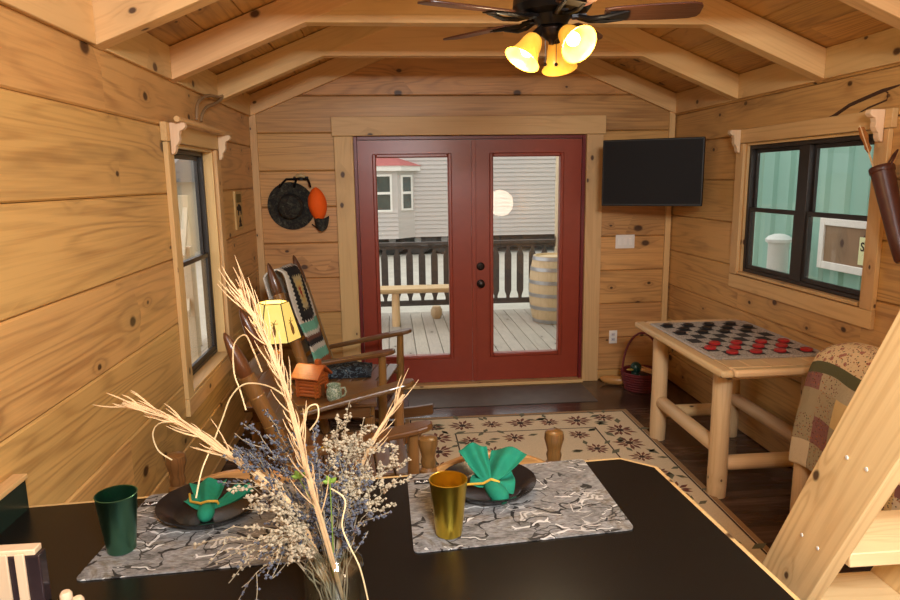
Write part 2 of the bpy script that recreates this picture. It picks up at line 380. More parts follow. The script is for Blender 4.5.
def plank_wall(name, O, u, v, n, urange, vb, hole, mat, joints, seed, slab=.12):
    rnd = random.Random(seed); mb = MB(); u0, u1 = urange
    def seg(a, b, c, d):
        if b-a < .005 or d-c < .01: return
        mb.plank(O, u, v, n, a, b, c, d)
    for i, (a, b) in enumerate(zip(vb, vb[1:])):
        js = sorted([u0]+[j for j in [rnd.uniform(u0+.6, u1-.6)] if joints and rnd.random() < joints]+[u1])
        for p, q in zip(js, js[1:]):
            if hole is None or b <= hole[2] or a >= hole[3] or q <= hole[0] or p >= hole[1]: seg(p, q, a, b); continue
            if p < hole[0]: seg(p, hole[0], a, b)
            if q > hole[1]: seg(hole[1], q, a, b)
            pp, qq = max(p, hole[0]), min(q, hole[1])
            if a < hole[2]: seg(pp, qq, a, hole[2])
            if b > hole[3]: seg(pp, qq, hole[3], b)
    # solid core behind the boards
    O, u, v, n = Vector(O), Vector(u), Vector(v), Vector(n)
    def core(a, b, c, d):
        if b-a < .005 or d-c < .005: return
        P = [O+u*x+v*y-n*.0301 for x, y in ((a, c), (b, c), (b, d), (a, d))]; mb.prism(P, -n, slab)
    V0, V1 = vb[0], vb[-1]
    if hole:
        core(u0, hole[0], V0, V1); core(hole[1], u1, V0, V1); core(hole[0], hole[1], V0, hole[2]); core(hole[0], hole[1], hole[3], V1)
    else: core(u0, u1, V0, V1)
    return struct(mb.build(name, mat, smooth=False))

LW = (3.52, 4.36, .66, 1.955)       # left window opening y0,y1,z0,z1
RW = (3.16, 4.40, 1.09, 1.965)
DW = (-.283, 1.622, 0.0, 2.105)
plank_wall('wall_left', (XL, 0, 0), (0, 1, 0), (0, 0, 1), (1, 0, 0), (YF-.12, YB+.12), [0, .08, .405, .73, 1.055, 1.38, 1.705, 2.03, ZW+.03], LW, W['wall_y'], .5, 3, .085)
plank_wall('wall_right', (XR, 0, 0), (0, 1, 0), (0, 0, 1), (-1, 0, 0), (YF-.12, YB+.12), [0, .245, .54, .84, 1.135, 1.433, 1.726, 2.02, 2.25, ZW+.03], RW, W['wall_y'], .5, 5, .05)
# back wall: boards up to the gable
def gable_wall(name, y, n, vb, hole, mat):
    mb = MB(); n = Vector(n)
    for a, b in zip(vb, vb[1:]):
        lim = lambda z: min(XR, max(XM, XR-(max(z, ZW)-ZW)/SL))
        def quad(x0, x1, z0, z1):
            l0, l1 = (x0, x0), (x1, x1)
            mb.plank((0, y, 0), (1, 0, 0), (0, 0, 1), n, x0, x1, z0, z1)
        if b <= ZW+.001:
            x0, x1 = XL, XR
            if hole and a < hole[3]:
                quad(x0, hole[0], a, b); quad(hole[1], x1, a, b)
                if b > hole[3]: quad(hole[0], hole[1], hole[3], b)
            else: quad(x0, x1, a, b)
        else:
            h = (b-ZW)/SL; h0 = (max(a, ZW)-ZW)/SL
            x0, x1 = XL+h0, XR-h0
            if x1-x0 > .1: quad(x0-.05, x1+.05, a, b)
    def core(x0, x1, z0, z1): mb.prism([(x0, y-n.y*.0301, z0), (x1, y-n.y*.0301, z0), (x1, y-n.y*.0301, z1), (x0, y-n.y*.0301, z1)], -n, .1)
    if hole: core(XL, hole[0], 0, hole[3]); core(hole[1], XR, 0, hole[3]); core(XL, XR, hole[3], ZW)
    else: core(XL, XR, 0, ZW)
    yy = y-n.y*.0301; mb.prism([(XL, yy, ZW), (XR, yy, ZW), (XM, yy, ZR)], -n, .1)
    return struct(mb.build(name, mat, smooth=False))
gable_wall('wall_back', YB, (0, -1, 0), [0, .09, .38, .68, .97, 1.26, 1.553, 1.84, 2.135, 2.42, 2.72, 3.0, 3.2], DW, W['wall_x'])
gable_wall('wall_front', YF, (0, 1, 0), [0, .3, .6, .9, 1.2, 1.5, 1.8, 2.1, 2.42, 2.72, 3.0, 3.2], None, W['wall_x'])
mb = MB(); mb.box((XL-.15, YF-.15, -.12), (XR+.15, YB+.12, 0)); struct(mb.build('floor', FLOOR, smooth=False))
# ceiling: tongue-and-groove boards running with the ridge
mb = MB(); rnd = random.Random(8)
ln = math.hypot(1, SL)
for sgn, x0 in ((1, XL), (-1, XR)):
    u = Vector((0, 1, 0)); v = Vector((sgn, 0, SL))/ln; n = Vector((sgn*SL, 0, -1))/ln
    L = (XM-XL)*ln; k = 9; wv = L/k
    for i in range(-1, k):
        ys = sorted([YF, YB]+[rnd.uniform(1.8, 5.2)])
        for a, b in zip(ys, ys[1:]): mb.plank((x0, 0, ZW), u, v, n, a, b, i*wv, (i+1)*wv, .025, .005)
    O = Vector((x0, YF-.3, ZW))-n*.026; P = [O-v*.5, O+v*(L+.02), O+v*(L+.02)+u*(YB-YF+.42), O-v*.5+u*(YB-YF+.42)]
    mb.prism(P, -n, .1)
struct(mb.build('ceiling', W['ceil_y'], smooth=False))

# trims -------------------------------------------------------------
NTRIM = [0]
def trim(lo, hi, ax, bevel=.004, mat=None):
    NTRIM[0] += 1; mb = MB(); mb.box(lo, hi)
    return struct(mb.build('trim_%d' % NTRIM[0], mat or W['trim_'+ax], bevel=bevel))
trim((XL, YB-.025, 0), (XL+.055, YB, 2.33), 'z'); trim((XR-.06, YB-.025, 0), (XR-.012, YB, 2.33), 'z')
trim((-.435, YB-.028, 0), (-.285, YB+.02, 2.105), 'z'); trim((1.624, YB-.028, 0), (1.765, YB+.02, 2.105), 'z')
trim((-.45, YB-.034, 2.107), (1.78, YB+.02, 2.255), 'x')
trim((-.285, YB-.06, 0), (1.624, YB+.1, .028), 'x')
tr = [2.72, 3.60, 4.52]; TH = .09
ys = [YF, tr[0], tr[1], tr[2], YB-.03]
for a, b in zip(ys, ys[1:]):
    a2 = a+(TH if a > 0 else 0)
    trim((XL, a2+.002, 2.262), (XL+.022, b-.002, 2.425), 'y'); trim((XR-.022, a2+.002, 2.262), (XR, b-.002, 2.425), 'y')

# ------------------------------------------------------------------ roof trusses
def truss(y, label, th=TH, full=True):
    t = thing('roof_truss', label, 'truss', (0, y, 0), 0, 'timber roof trusses')
    e = .004
    for sg, xe in ((1, XL), (-1, XR)):
        z0b, z0t = 2.258, ZW-e
        xa = xe+sg*.002
        P = [(xa, 0, z0b), (XM, 0, z0b+SL*(XM-XL)), (XM, 0, ZR-e), (xa, 0, z0t)]
        mb = MB(); mb.prism(P, (0, 1, 0), th); o = mb.build('rafter', W['truss_x'], t, smooth=False, bevel=.004, rot=Matrix.Rotation(-sg*math.atan(SL), 4, 'Y'))
    if full:
        zb, zt = 2.54, 2.722; dx0 = (zb-2.258)/SL; dxt = (zt-2.258)/SL+.05
        P = [(XL+dx0-.06, 0, zb), (XR-dx0+.06, 0, zb), (XR-dxt+.12, 0, zt), (XL+dxt-.12, 0, zt)]
        P = [(p[0], .002, p[2]) for p in P]
        mb = MB(); mb.prism(P, (0, 1, 0), th-.004); mb.build('collar_beam', W['truss_x'], t, smooth=False, bevel=.003)
    return t
truss(tr[0], 'timber roof truss closest to the kitchen, just behind the ceiling fan')
truss(tr[1], 'timber roof truss midway along the ceiling, its crossbeam behind the fan blades')
truss(tr[2], 'timber roof truss farthest from the kitchen, just before the gable wall')
tb = truss(YB-.045, 'thin rafter boards lying flat on the gable wall above the red doors', .04, False)
tb.name = 'gable_rafter_board'; tb['category'] = 'rafter'; del tb['group']

# ------------------------------------------------------------------ windows
def rect_frame(mb, ax, x0, x1, a0, a1, z0, z1, w, hw=None):
    """frame in the plane normal to ax ('x' or 'y'): bars of width w"""
    hw = hw or w
    def bx(p0, p1, q0, q1):
        if ax == 'x': mb.box((x0, p0, q0), (x1, p1, q1))
        else: mb.box((p0, x0, q0), (p1, x1, q1))
    bx(a0, a0+w, z0, z1); bx(a1-w, a1, z0, z1); bx(a0+w, a1-w, z0, z0+hw); bx(a0+w, a1-w, z1-hw, z1)
def corbel_pts(xw, sg, y, z, s=1.0):
    pr = [(0, 0), (.075, 0), (.08, -.02), (.066, -.035), (.05, -.04), (.044, -.06), (.046, -.085), (.036, -.105), (.026, -.115), (.022, -.14), (.014, -.155), (0, -.16)]
    return [(xw+sg*a*s, y, z+b*s) for a, b in pr]
def window(name, xw, sg, op, twin, depth):
    """window in a side wall; sg = direction into the room"""
    y0, y1, z0, z1 = op; win = struct(bpy.data.objects.new(name, None)); COL.objects.link(win); win.location = (xw, (y0+y1)/2, z0)
    O = Matrix.Translation((-xw, -(y0+y1)/2, -z0))
    def fin(mb, nm, mat, par=win, bevel=.003, **k):
        bmesh.ops.transform(mb.b, matrix=O, verts=mb.b.verts); return mb.build(nm, mat, par, bevel=bevel, **k)
    c = .092; f = xw+sg*.024; fx = sorted((xw, f))
    for a, b in ((y0-c, y0), (y1, y1+c)):
        mb = MB(); mb.box((fx[0], a, z0-.005), (fx[1], b, z1+.0)); fin(mb, 'casing', W['trim_z'])
    f2 = xw+sg*.03; g = sorted((xw, f2))
    mb = MB(); mb.box((g[0], y0-c-.02, z1+.002), (g[1], y1+c+.02, z1+.092)); fin(mb, 'casing', W['trim_y'])
    mb = MB(); mb.box((fx[0], y0-c, z0-.1), (fx[1], y1+c, z0-.007)); fin(mb, 'casing', W['trim_y'])
    # reveal lining
    e = sorted((xw, xw-sg*depth))
    for a, b in ((y0, y0+.015), (y1-.015, y1)):
        mb = MB(); mb.box((e[0], a, z0), (e[1], b, z1)); fin(mb, 'jamb_lining', W['trim_z'], bevel=0)
    mb = MB(); mb.box((e[0], y0+.016, z1-.015), (e[1], y1-.016, z1)); fin(mb, 'jamb_lining', W['trim_y'], bevel=0)
    mb = MB(); mb.box((min(e[0], f), y0+.016, z0), (max(e[1], f), y1-.016, z0+.018)); fin(mb, 'window_sill', W['trim_y'])
    # frame
    d0, d1 = sorted((xw-sg*(depth-.005), xw-sg*(depth-.06)))
    A0, A1, B0, B1 = y0+.016, y1-.016, z0+.019, z1-.016
    mb = MB(); rect_frame(mb, 'x', d0, d1, A0, A1, B0, B1, .024); ym = (A0+A1)/2
    if twin: mb.box((d0, ym-.05, B0+.024), (d1, ym+.05, B1-.024))
    fr = fin(mb, 'window_frame', WINF)
    for p0, p1 in (((A0+.024, ym-.05), (ym+.05, A1-.024)) if twin else ((A0+.024, A1-.024),)):
        zm = B0+(B1-B0)*.5
        for q0, q1, dx in ((B0+.024, zm+.015, .012), (zm-.015, B1-.024, .032)):
            a = xw-sg*(depth-.058+dx) if False else (d0+.008 + (.022 if (dx < .02) == (sg > 0) else 0))
            mb = MB(); rect_frame(mb, 'x', a, a+.02, p0, p1, q0, q1, .022, .026); s_ = fin(mb, 'sash', WINF, bevel=.002)
            mb = MB(); mb.box((a+.008, p0+.022, q0+.026), (a+.012, p1-.022, q1-.026)); fin(mb, 'pane', GLASS, s_, 0)
    for yy in (y0-.066, y1+.026):
        mb = MB(); mb.prism(corbel_pts(xw+sg*.031, sg, yy, z1+.09, .95), (0, 1, 0), .04); fin(mb, 'corbel', W['corbel'], smooth=False)
    return win, fin
window('window_1', XL, 1, LW, False, .115)
window('window_2', XR, -1, RW, True, .075)
mb = MB(); mb.tube([(XL+.085, 3.40, 2.058), (XL+.085, 4.5, 2.058)], .014, 12)
tag(mb.build('curtain_rod', W['trim_y']), 'round pale wood rod lying on the corbels of the tall narrow window', 'rod')

# ------------------------------------------------------------------ doors
mb = MB()
for a, b in ((-.283, -.255), (1.594, 1.622)): mb.box((a, YB-.008, .028), (b, YB+.1, 2.103))
mb.box((-.254, YB-.008, 2.075), (1.593, YB+.1, 2.103))
struct(mb.build('door_frame', REDJ, bevel=.003))
def door(name, x0, x1, gx0, gx1, astragal):
    d = struct(bpy.data.objects.new(name, None)); COL.objects.link(d); d.location = (x0, YB+.012, .03)
    T = Matrix.Translation((-x0, -YB-.012, -.03))
    def fin(mb, nm, mat, par=d, bevel=.003, **k):
        bmesh.ops.transform(mb.b, matrix=T, verts=mb.b.verts); return mb.build(nm, mat, par, bevel=bevel, **k)
    y0, y1 = YB+.012, YB+.056; z0, z1, g0, g1 = .034, 2.072, .275, 1.934
    mb = MB(); mb.box((x0, y0, z0), (gx0-.03, y1, z1)); mb.box((gx1+.03, y0, z0), (x1, y1, z1)); mb.box((gx0-.03, y0, z0), (gx1+.03, y1, g0-.03)); mb.box((gx0-.03, y0, g1+.03), (gx1+.03, y1, z1))
    slab = fin(mb, 'door_slab', RED, bevel=0)
    mb = MB(); rect_frame(mb, 'y', y0-.014, y1+.014, gx0-.032, gx1+.032, g0-.032, g1+.032, .032); fin(mb, 'glass_moulding', RED, bevel=.008)
    mb = MB(); mb.box((gx0, y0+.02, g0), (gx1, y0+.025, g1)); fin(mb, 'pane', GLASS, bevel=0)
    if astragal:
        mb = MB(); mb.box((x0-.026, y0-.012, z0), (x0+.012, y0-.0005, z1)); fin(mb, 'astragal', RED)
        for z, nm in ((1.032, 'deadbolt'), (.885, 'door_knob')):
            mb = MB(); cx = x0+.048
            mb.lathe([(.034, 0), (.034, .006), (.026, .012)], (cx, y0-.0005, z), (0, -1, 0))
            if nm == 'deadbolt': mb.lathe([(.02, .012), (.02, .02), (.008, .021)], (cx, y0, z), (0, -1, 0)); mb.box((cx-.005, y0-.036, z-.016), (cx+.005, y0-.02, z+.016))
            else: mb.lathe([(.012, .01), (.012, .035), (.026, .042), (.03, .055), (.026, .068), (.012, .073), (0, .074)], (cx, y0, z), (0, -1, 0))
            fin(mb, nm, BRONZE, bevel=0)
    return d
door('door_1', -.253, .667, -.105, .475, False)
door('door_2', .693, 1.592, .85, 1.412, True)
# ------------------------------------------------------------------ ceiling fan
BULB = emit_mat('lit_bulb', (255, 226, 150), 9)
def amber_mat():
    t = NT('amber_glass_shade'); n = t.noise(t.obj(), 22, 3, .6)
    c = t.mix(n, lin((250, 196, 84)), lin((238, 158, 40))); t.base(c); t.set(Roughness=.25, Transmission_Weight=0)
    t.b.inputs['Emission Color'].default_value = lin((246, 168, 40)); t.b.inputs['Emission Strength'].default_value = .55
    t.l(c, t.b.inputs['Emission Color']); return t.m
AMBER = amber_mat()
FX, FY, FZ = .585, 2.46, 2.31
fan = thing('ceiling_fan', 'five-blade ceiling fan with dark wood blades and three lit amber glass shades', 'fan', (FX, FY, FZ))
zc = ZW+SL*(FX-XL)-.02-FZ
mb = MB(); mb.lathe([(.0, zc), (.066, zc), (.07, zc-.03), (.03, zc-.07), (.014, zc-.075)], seg=28, cap=False); mb.build('ceiling_canopy', BRONZE, fan)
mb = MB(); mb.lathe([(.0125, zc-.06), (.0125, .1)], seg=14); mb.build('downrod', BRONZE, fan)
mb = MB(); mb.lathe([(.02, .112), (.05, .108), (.112, .098), (.135, .075), (.138, .035), (.122, .015), (.07, .006), (.06, -.012), (.05, -.028), (.0, -.03)], seg=36, cap=False); mb.build('motor_housing', BLACKM, fan)
mb = MB(); mb.lathe([(0, -.03), (.04, -.03), (.046, -.038), (.042, -.055), (.026, -.068), (.012, -.078), (.008, -.09), (0, -.092)], seg=28, cap=False); fit = mb.build('light_fitter', BRONZE, fan)
R_B = .505
for k in range(5):
    a = radians(-14+72*k); u = Vector((cos(a), sin(a), 0)); s = Vector((-sin(a), cos(a), 0)); tilt = -.17
    def bp(r, w, h=0): return u*r + s*w*cos(tilt) + Vector((0, 0, w*sin(tilt)+h+.002))
    out = [(.18, -.046), (.22, -.056), (.38, -.064), (.47, -.063), (R_B-.008, -.05), (R_B, -.028), (R_B, .028), (R_B-.008, .05), (.47, .063), (.38, .064), (.22, .056), (.18, .046)]
    # blade built along local x so the grain follows it
    mb = MB(); mb.prism([(r, w*cos(tilt), w*sin(tilt)) for r, w in out], (0, -sin(tilt), cos(tilt)), .007)
    bl = mb.build('blade', W['blade'], fan, bevel=.002); bl.rotation_euler = (0, 0, a)
    mb = MB()
    for sw in (-1, 1): mb.tube([(.09, sw*.012, .0), (.13, sw*.022, -.012), (.18, sw*.034, -.012), (.245, sw*.03, sw*.03*sin(tilt)-.004)], [.009, .008, .008, .006], 8)
    mb.box((.2, -.034, -.007), (.262, .034, -.003), Matrix.Rotation(tilt, 4, 'X'))
    mb.box((.07, -.02, -.006), (.12, .02, .004))
    ir = mb.build('blade_iron', BLACKM, bl)
for k, (a, el) in enumerate(((204, 55), (-68, 34), (62, 58))):
    a = radians(a); el = radians(el); d = Vector((cos(a)*cos(el), sin(a)*cos(el), -sin(el)))
    p0 = Vector((cos(a)*.026, sin(a)*.026, -.048)); p1 = p0+Vector((cos(a)*.028, sin(a)*.028, .002)); p2 = p1+d*.035
    mb = MB(); mb.tube([p0, p1-d*.01, p1+d*.01, p2], [.009, .01, .016, .02], 12); arm = mb.build('lamp_arm', BRONZE, fan)
    mb = MB(); mb.lathe([(.021, .0), (.03, .008), (.037, .03), (.041, .055), (.05, .08), (.066, .1), (.0625, .1), (.047, .081), (.038, .056), (.034, .031), (.027, .01), (.0, .006)], p2-d*.008, d, 28, cap=False); bmesh.ops.transform(mb.b, matrix=Matrix.Translation(p2) @ Matrix.Scale(1.0, 4) @ Matrix.Translation(-p2), verts=mb.b.verts)
    sh = mb.build('lamp_shade', AMBER, fan)
    mb = MB(); mb.ball(p2+d*.05, .024, 14, 10); bu = mb.build('bulb', BULB, sh)
    L = bpy.data.lights.new('fan_bulb_light', 'POINT'); L.energy = 7; L.color = (1, .8, .5); L.shadow_soft_size = .04
    lo = bpy.data.objects.new('fan_bulb_light', L); COL.objects.link(lo); lo.parent = fan; lo.location = p2+d*.15
for sx in (-1, 1):
    mb = MB(); z = -.13
    mb.tube([(sx*.02, .01, -.06), (sx*.02, .01, -.15)], .0012, 5); mb.ball((sx*.02, .01, -.155), .007, 8, 6); mb.build('pull_chain', BRONZE, fan)

# ------------------------------------------------------------------ kitchen counter
ZC = .85
C = lambda px, py: at(px, py, 2, ZC)
p_back = C(400, 475.5); p_c1 = C(620, 457.5); p_c2 = C(657, 466.5); p_r = C(801, 600)
d = (p_c1-p_back).normalized()
def bx_(x): return p_back+d*((x-p_back.x)/d.x)
pl0 = bx_(XL+.002); e2 = (p_r-p_c2).normalized(); p_f = p_c2+e2*((.55-p_c2.y)/e2.y)
ctr = thing('kitchen_counter', 'black speckled laminate counter peninsula with pale wood edge and clipped corner', 'counter', (0, 1.2, 0))
OC = Vector((0, -1.2, 0))
poly = [pl0, p_c1, p_c2, p_f, Vector((XL+.002, .55, ZC))]
def inset(pts, dd):
    c = sum(pts, Vector())/len(pts); r = []
    n = len(pts)
    for i in range(n):
        a, b, e = pts[i-1], pts[i], pts[(i+1) % n]
        n1 = (b-a).cross(Vector((0, 0, 1))).normalized(); n2 = (e-b).cross(Vector((0, 0, 1))).normalized()
        if n1.dot(b-c) > 0: n1 = -n1
        if n2.dot(b-c) > 0: n2 = -n2
        k = n1+n2; r.append(b+k*(dd/max(k.dot(n1), .2)))
    return r
inn = inset(poly, .012)
mb = MB(); mb.prism([p+OC for p in inn], (0, 0, -1), .036); mb.build('countertop', COUNTER, ctr, smooth=False)
mb = MB(); low = [p+OC-Vector((0, 0, .0005)) for p in poly]; i2 = [p+OC-Vector((0, 0, .0005)) for p in inset(poly, .0118)]
for i in range(3):
    P = [low[i], low[i+1], i2[i+1], i2[i]]; mb.prism(P, (0, 0, -1), .038)
mb.build('wood_edge', W['trim_x'], ctr, smooth=False)
cab = inset(poly, .03); cabb = [Vector((p.x, min(p.y, 1.55), 0))+OC for p in cab]
cabb = [Vector((XL+.003, 1.56, 0))+OC, Vector((.55, 1.56, 0))+OC, Vector((.55, .6, 0))+OC, Vector((XL+.003, .6, 0))+OC]
mb = MB(); mb.prism(cabb, (0, 0, 1), ZC-.037); mb.build('cabinet_base', W['wall_x'], ctr, smooth=False)
sp0, sp1 = Vector((XL+.002, .6, ZC)), None
ye = pl0.y-.012
mb = MB(); mb.box((XL+.002, .56, ZC), (XL+.036, ye, ZC+.088), Matrix.Translation(OC)); mb.build('backsplash', SPLASH, ctr, smooth=False)
mb = MB(); mb.box((XL+.002, .56, ZC+.0885), (XL+.042, ye+.004, ZC+.104), Matrix.Translation(OC)); mb.build('backsplash_cap', W['trim_y'], ctr, bevel=.003)

ZM = ZC+.004
def placemat(name, pxs, label, tagp, tagrot):
    P = [at(*p, 2, ZC) for p in pxs]; c = sum(P, Vector())/4
    t = thing(name, label, 'placemat', c, 0, 'camouflage placemats on the counter')
    P = [p-c for p in P]; mb = MB()
    # rounded corners
    out = []
    for i in range(4):
        a, b, e = P[i-1], P[i], P[(i+1) % 4]; r = .018
        s0, s1 = b+(a-b).normalized()*r, b+(e-b).normalized()*r
        for k in range(5): q = k/4; out.append(s0*(1-q)**2+b*2*q*(1-q)+s1*q*q)
    mb.prism([p+Vector((0, 0, .0006)) for p in out], (0, 0, 1), .0034); mb.build('cloth', CAMO, t, smooth=False)
    q = at(*tagp, 2, ZM)-c; M = Matrix.Translation(q)@Matrix.Rotation(tagrot, 4, 'Z')
    mb = MB(); mb.box((-.024, -.014, .0002), (.024, .014, .0012), M); tg = mb.build('tag', BLACKM, t, bevel=0, smooth=False)
    mb = MB()
    for s in (-1, 1):
        mb.tube([M@Vector((s*.002, -.007, .0015)), M@Vector((s*.009, -.003, .0015)), M@Vector((s*.016, .006, .0015))], .0011, 6)
        mb.tube([M@Vector((s*.008, -.003, .0015)), M@Vector((s*.008, .006, .0015))], .001, 6)
        mb.tube([M@Vector((s*.012, .0, .0015)), M@Vector((s*.019, -.002, .0015))], .0009, 6)
    mb.build('tag_emblem', WHITE, tg)
    return t
placemat('placemat', [(407, 476), (583, 460), (635, 530), (414, 554)], 'grey camouflage placemat under the gold tumbler', (422, 482), .05)
placemat('placemat', [(150, 496), (322, 481), (318, 560), (74, 582)], 'grey camouflage placemat under the green tumbler', (150+1, 504), .05)

PLATE = plain('black_enamel', (30, 28, 28), .22, var=.1)
def plate(px, py, label):
    c = at(px, py, 2, ZM); t = MB()
    t.lathe([(0, .005), (.09, .005), (.1, .009), (.125, .03), (.138, .034), (.141, .036), (.139, .03), (.126, .026), (.105, .004), (.095, .0005), (0, .0005)], seg=56, cap=False)
    o = t.build('dinner_plate', PLATE); o.location = c+Vector((0, 0, .0003)); return tag(o, label, 'plate', 'black dinner plates'), c
pl_a, ca = plate(488, 490, 'round black dinner plate beside the gold tumbler')
pl_b, cb_ = plate(211, 512, 'round black dinner plate beside the green tumbler')

def metal_mat(name, c, rough, inner):
    t = NT(name); t.base(lin(c)); t.set(Metallic=1.0, Roughness=rough, Anisotropic=.6); return t.m
GOLD = metal_mat('gold_anodised', (228, 196, 74), .3, 0); GREENM = metal_mat('green_anodised', (92, 142, 118), .3, 0)
def cup(px, py, mat, label):
    c = at(px, py, 2, ZM); t = MB(); r0, r1, h = .0335, .0485, .152
    t.lathe([(0, .002), (r0-.004, .0), (r0, .004), (r1, h-.003), (r1+.001, h-.001), (r1, h), (r1-.002, h-.001), (r0-.001, .007), (0, .006)], seg=48, cap=False)
    o = t.build('tumbler', mat); o.location = c+Vector((0, 0, .0002)); return tag(o, label, 'cup', 'anodised metal tumblers')
cup(449, 534, GOLD, 'shiny gold metal tumbler standing on a camouflage placemat')
cup(122, 550, GREENM, 'dark green metal tumbler standing on a camouflage placemat')

TEAL = plain('green_linen', (10, 126, 96), .85, var=.16, scale=60)
RAFFIA = plain('yellow_raffia', (214, 170, 60), .7)
def petal(mb, k, d, s, n, L, w0, w1, pl, ph, curl):
    d, s, n = Vector(d).normalized(), Vector(s).normalized(), Vector(n).normalized()
    def fn(a, b):
        t = b*2-1; w = w0+(w1-w0)*a**.8
        return k + d*(L*a*(1-.1*t*t)) + s*(w*t) + n*(pl*a*cos(ph*t*pi)+curl*a*a+.008*a*sin(5*a+3*t))
    mb.grid(fn, 12, 18)
# napkin standing on the plate by the gold tumbler
k = ca+Vector((-.004, -.035, .038)); t = thing('napkin', 'green cloth napkin tied with raffia standing in two ears on a plate', 'napkin', k, 0, 'green napkins'); t.scale = (1.15, 1.15, 1.15)
mb = MB()
petal(mb, Vector((0, 0, 0)), (-.28, .62, .62), (1, .25, 0), (0, -.7, .7), .112, .008, .04, .018, 1.3, .0)
petal(mb, Vector((.004, 0, 0)), (.5, .58, .42), (.8, -.62, .1), (-.2, -.7, .7), .118, .008, .054, .018, 1.2, .004)
petal(mb, Vector((.0, 0, -.004)), (.72, .1, -.03), (.1, .9, .35), (0, -.5, .8), .07, .008, .04, .012, 1.2, .006)
petal(mb, Vector((.0, 0, -.002)), (-.62, .42, .05), (.4, .8, .3), (0, -.4, .9), .05, .008, .022, .01, 1.2, .004)
mb.build('cloth', TEAL, t, solid=.003, sub=1, ang=80)
mb = MB(); mb.tube([(-.004, .008, .0), (.006, -.012, -.004), (.022, -.04, -.012), (.03, -.058, -.0165), (.034, -.068, -.018)], [.012, .02, .026, .018, .002], 14)
mb.build('knot_tail', TEAL, t, sub=1, ang=80)
mb = MB(); mb.tube([(-.052, .012, -.006), (-.03, .0, .0), (-.014, -.012, .006), (.004, -.02, .02), (.024, -.016, .01), (.026, -.01, .0)], .0032, 8); mb.build('raffia_tie', RAFFIA, t)
# napkin fanned out on the plate by the green tumbler
k = cb_+Vector((.0, -.03, .022)); t = thing('napkin', 'green cloth napkin fanned out and tied with a twig on a plate', 'napkin', k, 0, 'green napkins')
mb = MB()
petal(mb, Vector((-.004, 0, .002)), (-.12, .86, .42), (1, .1, .0), (0, -.5, .8), .105, .01, .052, .016, 1.5, .0)
petal(mb, Vector((.004, 0, .002)), (.78, .6, .22), (.6, -.75, .1), (0, -.3, .9), .125, .01, .045, .016, 1.5, .004)
petal(mb, Vector((-.004, 0, .0)), (-.6, .72, .16), (.7, .6, .0), (0, -.3, .9), .085, .01, .03, .012, 1.2, .0)
mb.build('cloth', TEAL, t, solid=.003, sub=1, ang=80)
mb = MB(); mb.tube([(0, .01, .004), (.0, -.012, .003), (.002, -.034, -.002), (.003, -.05, -.006)], [.018, .024, .023, .004], 14); mb.build('knot_tail', TEAL, t, sub=1, ang=80)
mb = MB(); mb.tube([(-.066, .07, .016), (-.052, .03, .012), (-.016, .0, .02), (.004, -.006, .028), (.026, .004, .022), (.028, .012, .008)], .0034, 8); mb.build('raffia_tie', RAFFIA, t)

# slatted rack standing by the backsplash
DARKG = plain('dark_glossy_panel', (66, 52, 54), .12, .3, var=.25, scale=14)
rk = thing('napkin_rack', 'upright slatted pale wood rack with dark glossy panels on the counter by the backsplash', 'rack', (-.9, 1.4, ZC+.0005))
x1 = .124
mb = MB(); mb.box((-.145, .0, 0), (x1, .03, .12)); mb.build('dark_panel', DARKG, rk, bevel=.003)
mb = MB(); mb.box((-.145, .0, .1205), (x1-.008, .03, .134)); mb.build('top_bar', W['corbel'], rk, bevel=.002)
for c_, w_ in ((.086, .02), (.048, .026), (.006, .026), (-.04, .026), (-.085, .026), (-.125, .026)):
    mb = MB(); mb.box((c_-w_/2, -.007, .0), (c_+w_/2, -.0005, .128)); mb.build('slat', W['corbel'], rk, bevel=.002)
for px, py, lb in ((67, 603, 'rounded pale wood peg on the counter, closer to the slatted rack'), (79, 609, 'rounded pale wood peg on the counter, closer to the green tumbler')):
    c = at(px, py, 2, ZC); mb = MB(); mb.lathe([(0, 0), (.011, 0), (.013, .006), (.0125, .022), (.009, .028), (0, .029)], seg=18, cap=False)
    o = mb.build('wooden_peg', W['corbel']); o.location = c; tag(o, lb, 'peg', 'pale wood pegs')

# ------------------------------------------------------------------ jar of dried flowers
jc = at(333, 545, 2, 1.02); jc.z = ZC
jar = thing('mason_jar', 'clear glass jar holding dried grasses and flowers on the black counter', 'jar', jc)
mb = MB(); mb.lathe([(0, .004), (.05, .0), (.06, .006), (.062, .02), (.062, .12), (.058, .138), (.046, .15), (.043, .155), (.045, .17), (.043, .172), (.041, .17), (.04, .154), (.055, .137), (.058, .12), (.058, .02), (.054, .01), (0, .008)], seg=40, cap=False)
mb.build('glass_body', JARG, jar)
mb = MB()
for z in (.157, .163): mb.lathe([(.0452, z), (.0468, z+.0015), (.0452, z+.003), (.0435, z+.0015)], seg=40, closed=True)
mb.build('screw_thread', JARG, jar)
J = jc+Vector((0, 0, .165)); JY = jc.y
GRASS = plain('dry_straw', (216, 180, 132), .8, var=.25, scale=25)
GRASS2 = plain('pale_straw', (232, 206, 156), .8, var=.2, scale=25)
STEM = plain('dry_stem', (158, 142, 114), .85, var=.3)
LAV = plain('grey_blue_bud', (92, 94, 104), .9, var=.4, scale=40)
CREAM = plain('cream_blossom', (178, 162, 134), .9, var=.35, scale=60)
LEAFG = plain('fresh_green_leaf', (128, 158, 62), .6, var=.2)
def curve(a, b, bend=(0, 0, 0), n=10, jit=0):
    a, b, bend = Vector(a), Vector(b), Vector(bend); pts = []
    for i in range(n+1):
        t = i/n; p = a.lerp(b, t)+bend*(4*t*(1-t)); pts.append(p+Vector((random.uniform(-jit, jit), random.uniform(-jit, jit), random.uniform(-jit, jit))) if 0 < i < n else p)
    return pts
